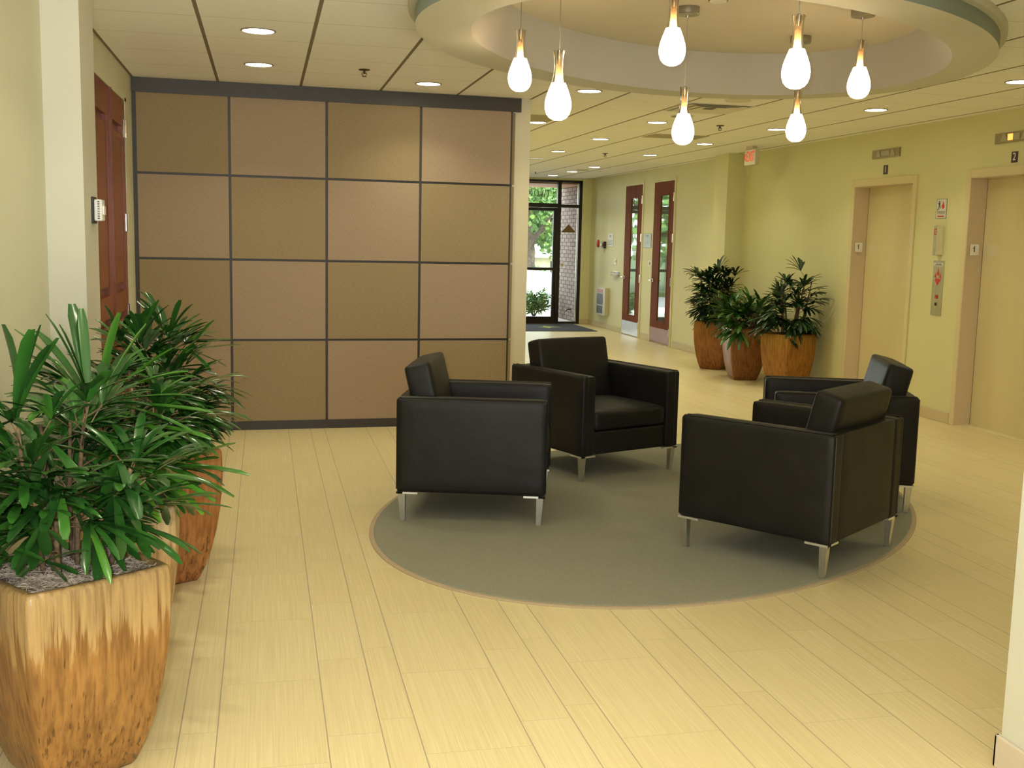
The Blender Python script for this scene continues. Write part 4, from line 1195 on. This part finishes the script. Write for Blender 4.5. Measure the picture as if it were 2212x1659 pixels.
# ------------------------------------------------------------------ pendants
def pendant(first, x, y, zc, label):
    """zc: height of the glass drop's fattest point"""
    t = thing('pendant_light', label, 'pendant lamp', (x, y, ZT), 0, 'teardrop glass pendants')
    dz = zc - ZT
    def add(key, mk, nm, mat, **k):
        if first is not None and key in PEND:
            o = PEND[key].copy(); COL.objects.link(o); o.parent = t; o.location = (0, 0, dz); return o
        bb = mk(); o = bb.build(nm, mat, t, **k); o.location = (0, 0, dz); PEND[key] = o; return o
    R = 0.0618
    pr = [(0.0, -0.068), (0.022, -0.0655), (0.040, -0.056), (0.053, -0.040), (0.0597, -0.019), (R, 0.0), (0.0605, 0.017), (0.0567, 0.035), (0.051, 0.053), (0.0445, 0.071), (0.038, 0.087), (0.033, 0.100)]
    add('shade', lambda: MB().lathe(pr, 36, cap=False), 'glowing_shade', 'shade', smooth='all')
    nk = [(0.033, 0.100), (0.0272, 0.120), (0.0238, 0.140), (0.0222, 0.160), (0.0220, 0.185), (0.0226, 0.205), (0.0245, 0.224), (0.0275, 0.243)]
    add('neck', lambda: MB().lathe(nk, 28, cap=False), 'glass_neck', 'neck', smooth='all')
    add('sock', lambda: MB().cyl((0, 0, 0.150), 0.0055, 0.10, 10).lathe([(0.0, 0.196), (0.008, 0.196), (0.012, 0.215), (0.012, 0.238), (0.006, 0.250), (0.0, 0.250)], 16).tube([(-0.033, 0, 0.241), (0.033, 0, 0.241)], 0.0016, 6), 'lamp_holder', 'nickel', smooth=True)
    b = MB(); b.tube([(0, 0, -0.03), (0, 0, dz + 0.248)], 0.0021, 6); b.build('cord', 'nickel', t)
    if 'can' in PEND:
        o = PEND['can'].copy(); COL.objects.link(o); o.parent = t
    else:
        b = MB(); b.lathe([(0.0, 0.0), (0.062, 0.0), (0.0635, -0.004), (0.0635, -0.036), (0.060, -0.040), (0.008, -0.042), (0.006, -0.056), (0.0, -0.056)], 36)
        PEND['can'] = b.build('canopy', 'nickel', t, smooth=True)
    return t
PEND = {}
PL = [(1.298, 5.674, (1123, 181), 'teardrop glass pendant nearest the panelled wall'),
      (1.326, 4.995, (1206, 235), 'second teardrop pendant from the panelled wall, hanging lower than its neighbour'),
      (1.841, 4.913, (1453, 120), 'teardrop pendant with its canopy out of frame, just above the lowest pendant'),
      (2.264, 5.824, (1476, 298), 'lowest teardrop pendant, in front of the square ceiling vent'),
      (2.260, 4.504, (1721, 163), 'large teardrop pendant hanging directly above the smaller one near the exit sign'),
      (3.227, 6.390, (1720, 292), 'small teardrop pendant hanging next to the exit sign'),
      (3.168, 5.565, (1856, 194), 'teardrop pendant nearest the elevators')]
PZ = [2.353, 2.142, 2.403, 2.133, 2.269, 2.233, 2.395]
pd = None
for (x, y, px, lab), z in zip(PL, PZ):
    q = pendant(pd, x, y, z, lab)
    pd = pd or q

# ------------------------------------------------------------------ oval carpet
t = thing('oval_carpet', 'grey green oval carpet with tan bound edge under the armchairs', 'carpet', (2.243, 5.976, 0))
def carpet():
    for nm, mat, a, bb, z0, z1 in (('binding', 'binding', 2.036, 1.436, 0.0, 0.007), ('pile', 'carpet', 2.012, 1.412, 0.0005, 0.011)):
        E_ = ellipse(0, 0, a, bb, 47.9, 128); E2 = ellipse(0, 0, a - 0.006, bb - 0.006, 47.9, 128)
        b = MB(); strip(b, E_, z0, E_, z1 - 0.003); strip(b, E_, z1 - 0.003, E2, z1)
        b.poly([(x, y, z1) for x, y in E2]); b.poly([(x, y, z0) for x, y in reversed(E_)])
        b.build(nm, mat, t)
carpet()
CZ = 0.011

# ------------------------------------------------------------------ armchairs
def armchair(label):
    t = thing('armchair', label, 'armchair', (0, 0, CZ), 0, 'black leather armchairs around the oval carpet')
    W, D = 0.82, 0.80       # x = facing, y = across
    zb, za = 0.162, 0.672
    aw = 0.108
    def soft(b, nm, mat='leather', bulge=None):
        o = b.build(nm, mat, t, smooth=True)
        return o
    def pad(x0, x1, y0, y1, z0, z1, r, bul=(0, 0, 0), n=8):
        """upholstered block: rounded edges, faces slightly stuffed"""
        b2 = bmesh.new()
        bmesh.ops.create_cube(b2, size=2.0)
        bmesh.ops.subdivide_edges(b2, edges=b2.edges[:], cuts=n, use_grid_fill=True)
        hx, hy, hz = (x1 - x0) / 2, (y1 - y0) / 2, (z1 - z0) / 2
        c = Vector(((x0 + x1) / 2, (y0 + y1) / 2, (z0 + z1) / 2))
        def f(u):       # push grid lines towards the edges so the rounding is resolved
            return math.copysign(1 - (1 - abs(u)) ** 1.6, u) if abs(u) < 1 else u
        for v in b2.verts:
            u = Vector((f(v.co.x), f(v.co.y), f(v.co.z)))
            p = Vector((u.x * hx, u.y * hy, u.z * hz))
            q = Vector((max(-hx + r, min(hx - r, p.x)), max(-hy + r, min(hy - r, p.y)), max(-hz + r, min(hz - r, p.z))))
            d = p - q
            if d.length > 1e-6:
                k = r if sum(abs(x) > 1e-6 for x in d) > 1 else d.length
                p = q + d.normalized() * k
            g = lambda s_: (1 - s_ * s_)
            p.x += math.copysign(bul[0], u.x) * g(u.y) * g(u.z) * (abs(u.x) > 0.99)
            p.y += math.copysign(bul[1], u.y) * g(u.x) * g(u.z) * (abs(u.y) > 0.99)
            p.z += math.copysign(bul[2], u.z) * g(u.x) * g(u.y) * (u.z > 0.99)
            v.co = c + p
        return b2
    for s in (1, -1):
        y0, y1 = (W / 2 - aw, W / 2) if s > 0 else (-W / 2, -W / 2 + aw)
        b = MB(); b.absorb(pad(-D / 2, D / 2, y0, y1, zb, za, 0.016, (0.002, 0.005, 0.0))); soft(b, 'arm')
        b = MB()
        yo = s * (W / 2 - 0.012); yi = s * (W / 2 - 0.040)
        for yy in (yo, yi):
            x = D / 2 + 0.0008
            b.tube([(x, yy, zb + 0.01), (x, yy, za - 0.012), (x - 0.012, yy, za + 0.0006), (-D / 2 + 0.012, yy, za + 0.0006)], 0.0032, 6)
        b.tube([(-D / 2 - 0.0006, s * (W / 2 - 0.022), zb + 0.012), (-D / 2 - 0.0006, s * (W / 2 - 0.022), za - 0.012)], 0.003, 6)
        soft(b, 'piping', 'thread')
    b = MB(); b.absorb(pad(-D / 2 + 0.0005, -D / 2 + 0.105, -W / 2 + aw - 0.002, W / 2 - aw + 0.002, zb, za - 0.001, 0.012, (0.002, 0, 0))); soft(b, 'back')
    b = MB(); b.absorb(pad(-D / 2 + 0.10, D / 2 - 0.012, -W / 2 + aw, W / 2 - aw, zb + 0.002, 0.314, 0.010, (0.003, 0, 0))); soft(b, 'seat_base')
    b = MB(); b.absorb(pad(-D / 2 + 0.10, D / 2 - 0.004, -W / 2 + aw + 0.002, W / 2 - aw - 0.002, 0.316, 0.445, 0.026, (0.008, 0, 0.024), 10)); soft(b, 'seat_cushion')
    # leaning back cushion, standing proud of the frame
    b2 = pad(-0.072, 0.072, -0.298, 0.298, 0.0, 0.425, 0.022, (0.010, 0.004, 0.006), 10)
    b = MB(); b.absorb(b2, Matrix.Translation((-D / 2 + 0.185, 0, 0.425)) @ Matrix.Rotation(-0.235, 4, 'Y')); soft(b, 'back_cushion')
    def leg(sx, sy):
        x, y = sx * (D / 2 - 0.034), sy * (W / 2 - 0.034)
        b = MB()
        top, bot = 0.019, 0.0125
        dx, dy = sx * 0.006, sy * 0.006
        P = [Vector((x + dx + k[0] * top, y + dy + k[1] * top, zb - 0.004)) for k in ((-1, -1), (1, -1), (1, 1), (-1, 1))]
        Q = [Vector((x + k[0] * bot, y + k[1] * bot, 0.0)) for k in ((-1, -1), (1, -1), (1, 1), (-1, 1))]
        a = [b.bm.verts.new(p) for p in P]; c = [b.bm.verts.new(p) for p in Q]
        b.bm.faces.new(a); b.bm.faces.new(c[::-1])
        for i in range(4): b.bm.faces.new((a[i], c[i], c[(i + 1) % 4], a[(i + 1) % 4]))
        l = b.build('leg', 'alum', t)
        b = MB()
        ox, oy = sx * (D / 2 - 0.001), sy * (W / 2 - 0.001)
        b.box(min(ox, ox - sx * 0.115), max(ox, ox - sx * 0.115), min(oy, oy - sy * 0.035), max(oy, oy - sy * 0.035), zb - 0.010, zb + 0.0005)
        b.box(min(ox, ox - sx * 0.035), max(ox, ox - sx * 0.035), min(oy, oy - sy * 0.115), max(oy, oy - sy * 0.115), zb - 0.010, zb + 0.0005)
        b.build('bracket', 'bracket', l)
    for sx in (1, -1):
        for sy in (1, -1): leg(sx, sy)
    return t
a0 = armchair('black leather armchair on the left, facing right, beside the panelled wall')
a0.location = (1.178, 6.006, CZ); a0.rotation_euler = (0, 0, -0.286)
copy_tree(a0, (2.172, 7.038, CZ), -1.189, 'black leather armchair at the back facing the camera with its seat showing')
copy_tree(a0, (3.401, 6.009, CZ), 2.777, 'black leather armchair mostly hidden behind the front right one, near the elevators')
copy_tree(a0, (2.584, 4.965, CZ), 2.208, 'black leather armchair at front right, showing its back and left side')

# ------------------------------------------------------------------ potted lady palms
def sq_ring(hw, r, z, n=5, bulge=0.0):
    """rounded square outline, sides bowed outwards a little"""
    out = []
    for cx, cy, a0 in ((1, 1, 0), (-1, 1, PI / 2), (-1, -1, PI), (1, -1, 1.5 * PI)):
        for i in range(n):
            a = a0 + PI / 2 * i / (n - 1)
            out.append(Vector((cx * (hw - r) + r * math.cos(a), cy * (hw - r) + r * math.sin(a), z)))
    res = []
    m = len(out)
    for i in range(m):
        res.append(out[i])
        if (i + 1) % n == 0:                     # along the flat side
            p, q = out[i], out[(i + 1) % m]
            for f in (0.17, 0.34, 0.5, 0.66, 0.83):
                v = p.lerp(q, f)
                nrm = Vector((v.x, v.y, 0)); 
                k = 1 + bulge * math.sin(PI * f)
                res.append(Vector((v.x * (k if abs(v.x) > abs(v.y) else 1), v.y * (k if abs(v.y) >= abs(v.x) else 1), v.z)))
    return res
def pot_mesh(mat, parent, k=1.0):
    b = MB()
    prof = [(0.124, 0.0), (0.133, 0.012), (0.153, 0.07), (0.173, 0.15), (0.189, 0.24), (0.200, 0.33), (0.2065, 0.42), (0.209, 0.50), (0.208, 0.555), (0.2065, 0.578), (0.204, 0.588), (0.199, 0.592), (0.183, 0.591), (0.179, 0.585), (0.177, 0.535), (0.174, 0.50)]
    rings = []
    for hw, z in prof:
        rings.append([b.bm.verts.new(p) for p in sq_ring(hw * k, 0.016 if hw > 0.19 or z < 0.5 else 0.012, z, 5, 0.045 if z < 0.58 else 0.03)])
    n = len(rings[0])
    for a, c in zip(rings, rings[1:]):
        for i in range(n):
            b.bm.faces.new((a[i], a[(i + 1) % n], c[(i + 1) % n], c[i]))
    b.bm.faces.new(rings[0][::-1]); b.bm.faces.new(rings[-1])
    return b.build('planter', mat, parent, smooth='all')
def moss(parent, rng, mat, strand_mat, strands, k=1.0):
    b = MB()
    n = 14; hw = 0.182 * k
    vs = [[b.bm.verts.new((-hw + 2 * hw * i / n, -hw + 2 * hw * j / n, 0.562 + rng.uniform(-0.010, 0.012) + 0.018 * math.sin(PI * i / n) * math.sin(PI * j / n))) for j in range(n + 1)] for i in range(n + 1)]
    for i in range(n):
        for j in range(n): b.bm.faces.new((vs[i][j], vs[i + 1][j], vs[i + 1][j + 1], vs[i][j + 1]))
    b.build('moss_mulch', mat, parent, smooth='all')
    b = MB()
    for _ in range(strands):
        p = Vector((rng.uniform(-hw, hw) * 0.97, rng.uniform(-hw, hw) * 0.97, 0.575 + rng.uniform(0, 0.008)))
        a = rng.uniform(0, 2 * PI); pts = []
        for q in range(6):
            pts.append(p.copy())
            a += rng.uniform(-1.5, 1.5)
            p = p + Vector((math.cos(a), math.sin(a), rng.uniform(-0.5, 0.55))) * 0.011
            p.z = max(p.z, 0.572)
            p.x = max(-hw, min(hw, p.x)); p.y = max(-hw, min(hw, p.y))
        b.tube(pts, 0.0013, 3)
    b.build('moss_strands', strand_mat, parent)

def blade(b, p0, p1, up, w, rng, arch=0.08, nseg=7, blunt=0.55):
    """one strap leaflet from hub p0 to tip p1, folded along its rib"""
    p0, p1 = Vector(p0), Vector(p1)
    d = p1 - p0; L = d.length
    if L < 1e-4: return
    dn = d / L
    side = dn.cross(up)
    if side.length < 0.05: side = dn.cross(Vector((1, 0.3, 0)))
    side.normalize()
    nrm = side.cross(dn).normalized()
    if nrm.z < 0: nrm = -nrm
    rows = []
    for i in range(nseg + 1):
        t = i / nseg
        c = p0 + d * t + nrm * (arch * L * 4 * t * (1 - t) * 0.5)
        ww = w * (0.16 + 0.84 * math.sin(PI * min(1.0, 0.06 + t * 0.62)) ** 0.8)
        if t > 0.86: ww *= blunt + (1 - blunt) * max(0.0, (1 - t) / 0.14) ** 0.7
        f = 0.35 * ww
        rows.append((b.bm.verts.new(c - side * ww * 0.5 + nrm * f * 0.5), b.bm.verts.new(c - nrm * 0.0), b.bm.verts.new(c + side * ww * 0.5 + nrm * f * 0.5)))
    for r0, r1 in zip(rows, rows[1:]):
        b.bm.faces.new((r0[0], r0[1], r1[1], r1[0])); b.bm.faces.new((r0[1], r0[2], r1[2], r1[1]))
def auto_fan(b, hub, d, L, w, n, spread, droop, rng):
    d = Vector(d).normalized()
    s = d.cross(Vector((0, 0, 1)))
    if s.length < 0.1: s = Vector((1, 0, 0))
    s.normalize()
    up = s.cross(d).normalized()
    tw = rng.uniform(-0.5, 0.5)
    s = (s * math.cos(tw) + up * math.sin(tw)).normalized()
    for i in range(n):
        a = -spread + 2 * spread * (i + 0.5) / n + rng.uniform(-0.09, 0.09)
        v = d * math.cos(a) + s * math.sin(a)
        l = L * rng.uniform(0.8, 1.08) * (1 - 0.22 * abs(a) / spread)
        tip = Vector(hub) + v * l + Vector((0, 0, -droop * l * rng.uniform(0.6, 1.3)))
        blade(b, hub, tip, Vector((0, 0, 1)), w * rng.uniform(0.7, 1.15), rng, rng.uniform(0.06, 0.2), blunt=0.38)
def palm(name_label, loc, rz, glaze, leaf, canes, hgt, L, w, rng, moss_mats, strands, hero=(), hero_w=0.026, lean=0.10, auto=True, fan_n=7, leaves=(6, 9), k=1.0, groups='potted lady palms', wall_x=None, spread_xy=1.0, hero_leaf=None, low=0.22, ylim=(-99, 99)):
    t = thing('potted_palm', name_label, 'potted palm', loc, rz, groups)
    inv = (Matrix.Translation(loc) @ Matrix.Rotation(rz, 4, 'Z')).inverted()
    pot_mesh(glaze, t, k)
    moss(t, rng, moss_mats[0], moss_mats[1], strands, k)
    stems = MB(); fol = MB(); hf = MB()
    tops = []
    wm = Matrix.Translation(loc) @ Matrix.Rotation(rz, 4, 'Z')
    for c in range(canes):
        a = rng.uniform(0, 2 * PI); r = rng.uniform(0.02, 0.12) * spread_xy
        base = Vector((r * math.cos(a), r * math.sin(a), 0.56))
        h = hgt * rng.uniform(0.45, 1.0)
        top = base + Vector((math.cos(a) * lean * h * 1.6 + rng.uniform(-0.03, 0.03), math.sin(a) * lean * h * 1.6 + rng.uniform(-0.03, 0.03), h))
        mid = base.lerp(top, 0.5) + Vector((rng.uniform(-0.015, 0.015), rng.uniform(-0.015, 0.015), 0))
        stems.tube([base - Vector((0, 0, 0.03)), mid, top], [0.0085, 0.0075, 0.005], 7)
        tops.append((base, mid, top, a))
        if not auto: continue
        for q in range(rng.randint(*leaves)):
            f = rng.uniform(low, 1.0)
            o = base.lerp(top, f)
            la = a + rng.uniform(-1.9, 1.9) if f < 0.9 else rng.uniform(0, 2 * PI)
            el = rng.uniform(-0.15, 0.7) + (f - 0.5) * 1.1
            v = Vector((math.cos(la) * math.cos(el), math.sin(la) * math.cos(el), math.sin(el)))
            pl = rng.uniform(0.06, 0.15) * (L / 0.24)
            hub = o + v * pl
            gw = wm @ (hub + v * L)
            if wall_x is not None:
                lo, hi = wall_x
                if gw.x > hi - 0.02 or gw.x < lo + 0.02 or not ylim[0] < gw.y < ylim[1]: continue
            stems.tube([o, o + v * pl * 0.5 + Vector((0, 0, 0.008)), hub], 0.0022, 5)
            dd = v + Vector((0, 0, -0.25 + 0.25 * f))
            auto_fan(fol, hub, dd, L * rng.uniform(0.75, 1.1), w, rng.randint(fan_n - 2, fan_n + 1), rng.uniform(0.8, 1.35), rng.uniform(0.08, 0.45), rng)
    for hub, tips in hero:
        h = inv @ Vector(hub)
        # petiole back to the nearest cane
        bb = min(tops, key=lambda q: (q[1] - h).length + (q[2] - h).length)
        o = bb[1].lerp(bb[2], 0.5)
        if o.z > h.z: o = bb[0].lerp(bb[1], 0.7)
        stems.tube([o, o.lerp(h, 0.5) + Vector((0, 0, 0.012)), h], 0.0026, 6)
        for tp in tips:
            blade(hf, h, inv @ Vector(tp), Vector((0, 0, 1)), hero_w * rng.uniform(0.75, 1.15), rng, rng.uniform(0.02, 0.12))
    stems.build('stems', 'cane', t, smooth='all')
    if fol.bm.verts: fol.build('foliage', leaf, t, smooth='all')
    else: fol.bm.free()
    if hero: hf.build('fronds', hero_leaf or leaf, t, smooth='all')
    else: hf.bm.free()
    return t
HERO={'p1':[([-0.676,3.238,0.997],[[-0.699,3.214,1.266],[-0.612,3.16,1.256],[-0.602,3.231,1.263],[-0.545,3.154,1.234],[-0.562,3.134,1.217],[-0.716,3.229,1.043],[-0.798,3.357,0.907]]),
 ([-0.487,3.253,1.043],[[-0.546,3.377,1.312],[-0.517,3.36,1.3],[-0.593,3.241,1.292],[-0.636,3.322,1.238],[-0.559,3.243,1.263],[-0.675,3.242,1.249],[-0.412,3.152,1.145]]),
 ([-0.532,3.028,0.837],[[-0.507,2.937,0.73],[-0.392,3.105,0.856],[-0.632,3.118,0.729],[-0.472,3.067,0.661],[-0.423,3.068,0.763],[-0.56,2.947,0.749],[-0.629,3.008,0.872]]),
 ([-0.574,2.975,0.757],[[-0.684,3.02,0.67],[-0.641,3.029,0.614],[-0.576,3.05,0.657],[-0.527,3.048,0.674],[-0.676,2.897,0.767]]),
 ([-0.565,2.961,0.666],[[-0.626,2.995,0.617],[-0.519,2.984,0.603],[-0.481,2.939,0.634],[-0.442,2.86,0.717],[-0.64,2.975,0.695]]),
 ([-0.394,3.108,0.898],[[-0.328,2.974,0.769],[-0.375,3.187,0.711],[-0.299,3.164,0.801],[-0.303,3.099,0.894],[-0.456,3.07,0.878],[-0.447,3.203,0.756]]),
 ([-0.399,3.047,0.815],[[-0.389,3.039,0.64],[-0.322,3.105,0.676],[-0.425,3.121,0.684],[-0.335,3.021,0.72],[-0.453,3.03,0.761],[-0.313,3.045,0.765]]),
 ([-0.574,3.155,0.941],[[-0.67,3.143,0.817],[-0.62,3.062,0.796],[-0.481,3.072,0.84],[-0.455,3.199,0.891],[-0.673,3.064,0.935]])],'p2':[([-0.55,3.875,0.946],[[-0.463,3.784,1.259],[-0.392,3.906,1.213],[-0.297,3.789,1.142],[-0.255,3.831,1.056],[-0.241,3.801,0.978],[-0.174,3.747,0.927],[-0.814,4.073,1.054],[-0.3,3.727,0.834],[-0.219,3.764,0.846],[-0.664,3.816,0.865]]),
 ([-0.475,3.883,0.752],[[-0.109,3.815,0.62],[-0.17,3.741,0.624],[-0.211,3.763,0.575],[-0.294,3.874,0.538],[-0.353,3.783,0.547],[-0.251,3.823,0.574],[-0.436,3.952,0.589]]),
 ([-0.322,3.895,0.713],[[-0.159,3.766,0.768],[-0.102,3.75,0.821],[-0.056,3.766,0.706],[-0.11,3.909,0.69],[-0.212,3.885,0.615]]),
 ([-0.48,3.825,0.697],[[-0.297,3.73,0.786],[-0.323,3.761,0.798],[-0.282,3.71,0.768]]),
 ([-0.46,3.943,0.839],[[-0.271,3.89,0.837],[-0.181,3.765,0.834],[-0.292,3.94,0.738],[-0.376,4.003,0.693],[-0.231,4.005,0.849]])],'p3':[([-0.414,5.048,1.058],[[-0.557,5.16,1.214],[-0.533,5.211,1.214],[-0.354,4.939,1.235],[-0.243,4.968,1.137],[-0.229,5.122,1.056],[-0.281,5.101,1.164],[-0.307,5.023,1.212],[-0.473,5.19,1.194]]),
 ([-0.325,4.97,1.013],[[-0.103,4.953,1.037],[-0.168,5.003,0.936],[-0.232,4.887,0.93],[-0.21,4.886,1.152],[-0.146,4.923,1.064]]),
 ([-0.405,5.027,0.918],[[-0.24,4.904,0.952],[-0.204,4.95,0.902],[-0.271,5.102,0.845],[-0.194,4.929,0.857],[-0.337,4.879,0.835],[-0.475,4.916,0.811]]),
 ([-0.392,4.96,0.824],[[-0.22,4.838,0.819],[-0.217,4.982,0.757],[-0.242,4.878,0.722],[-0.26,4.879,0.834],[-0.336,4.831,0.701]]),
 ([-0.624,5.093,1.035],[[-0.782,5.255,1.083],[-0.731,5.112,1.136],[-0.743,5.05,1.049],[-0.649,5.004,1.144],[-0.57,4.988,1.166],[-0.682,5.047,1.202]]),
 ([-0.551,5.114,0.929],[[-0.698,5.19,0.921],[-0.661,5.042,0.856],[-0.537,5.018,1.083],[-0.448,5.105,1.055],[-0.623,5.082,1.036]])]}
G1 = mat_glaze('rust_orange_drip_glaze', (0.235, 0.110, 0.030), (0.325, 0.160, 0.045), (0.39, 0.250, 0.105), 1.3)
G2 = mat_glaze('sand_and_rust_glaze', (0.34, 0.185, 0.070), (0.42, 0.26, 0.11), (0.44, 0.31, 0.15), 4.1)
G3 = mat_glaze('brown_fleck_glaze', (0.27, 0.095, 0.026), (0.36, 0.15, 0.050), (0.36, 0.155, 0.060), 7.7, 0.8)
G4 = mat_glaze('deep_rust_glaze', (0.235, 0.080, 0.016), (0.31, 0.115, 0.025), (0.30, 0.135, 0.030), 2.9, 0.7)
G5 = mat_glaze('brown_rust_glaze', (0.225, 0.080, 0.020), (0.29, 0.12, 0.035), (0.33, 0.19, 0.070), 9.2, 0.5)
G6 = mat_glaze('amber_rust_glaze', (0.27, 0.100, 0.014), (0.36, 0.155, 0.022), (0.36, 0.19, 0.035), 5.5, 0.7)
R_ = random.Random
palm('lady palm in an orange drip glazed planter, nearest the camera at lower left', (-0.55, 3.19, 0), math.radians(35.5), G1, 'leaf_near', 11, 0.46, 0.22, 0.027, R_(11), ('moss', 'strand'), 900, HERO['p1'], 0.036, wall_x=(XL, 2.0), leaves=(7, 10), low=0.36)
palm('lady palm with lit green fans in a sandy planter, between two others', (-0.525, 4.03, 0), math.radians(4), G2, 'leaf_near', 9, 0.45, 0.23, 0.030, R_(23), ('moss', 'strand'), 120, HERO['p2'], 0.042, wall_x=(XL, 2.0), leaves=(5, 8), hero_leaf='leaf_lit', low=0.4)
palm('lady palm in a dark flecked brown planter nearest the red doors', (-0.463, 4.93, 0), math.radians(29.5), G3, 'leaf_near', 11, 0.50, 0.23, 0.030, R_(37), ('moss', 'strand'), 260, HERO['p3'], 0.034, wall_x=(-0.78, 2.0), leaves=(7, 10))
palm('tall dark lady palm in a rust planter beside the pilaster, farthest of its trio', (5.41, 12.58, 0), math.radians(-41), G4, 'leaf_dark', 13, 0.70, 0.24, 0.032, R_(5), ('mossdark', 'mossdark'), 60, wall_x=(0, 5.64), leaves=(9, 12), lean=0.10, k=0.98, ylim=(12.12, 13.2))
palm('short bushy bright green palm in the brown planter in the middle of the corridor trio', (5.34, 11.56, 0), math.radians(-9), G5, 'leaf_mid', 16, 0.22, 0.28, 0.036, R_(8), ('mossdark', 'mossdark'), 60, wall_x=(0, 5.84), leaves=(6, 8), lean=0.4, k=1.0, ylim=(11.2, 12.1))
palm('dark lady palm in an amber planter close against the wall beside elevator 1', (5.50, 10.80, 0), math.radians(16), G6, 'leaf_dark', 13, 0.62, 0.22, 0.030, R_(14), ('mossdark', 'mossdark'), 60, wall_x=(0, 5.84), leaves=(7, 10), lean=0.10, ylim=(10.2, 11.12))
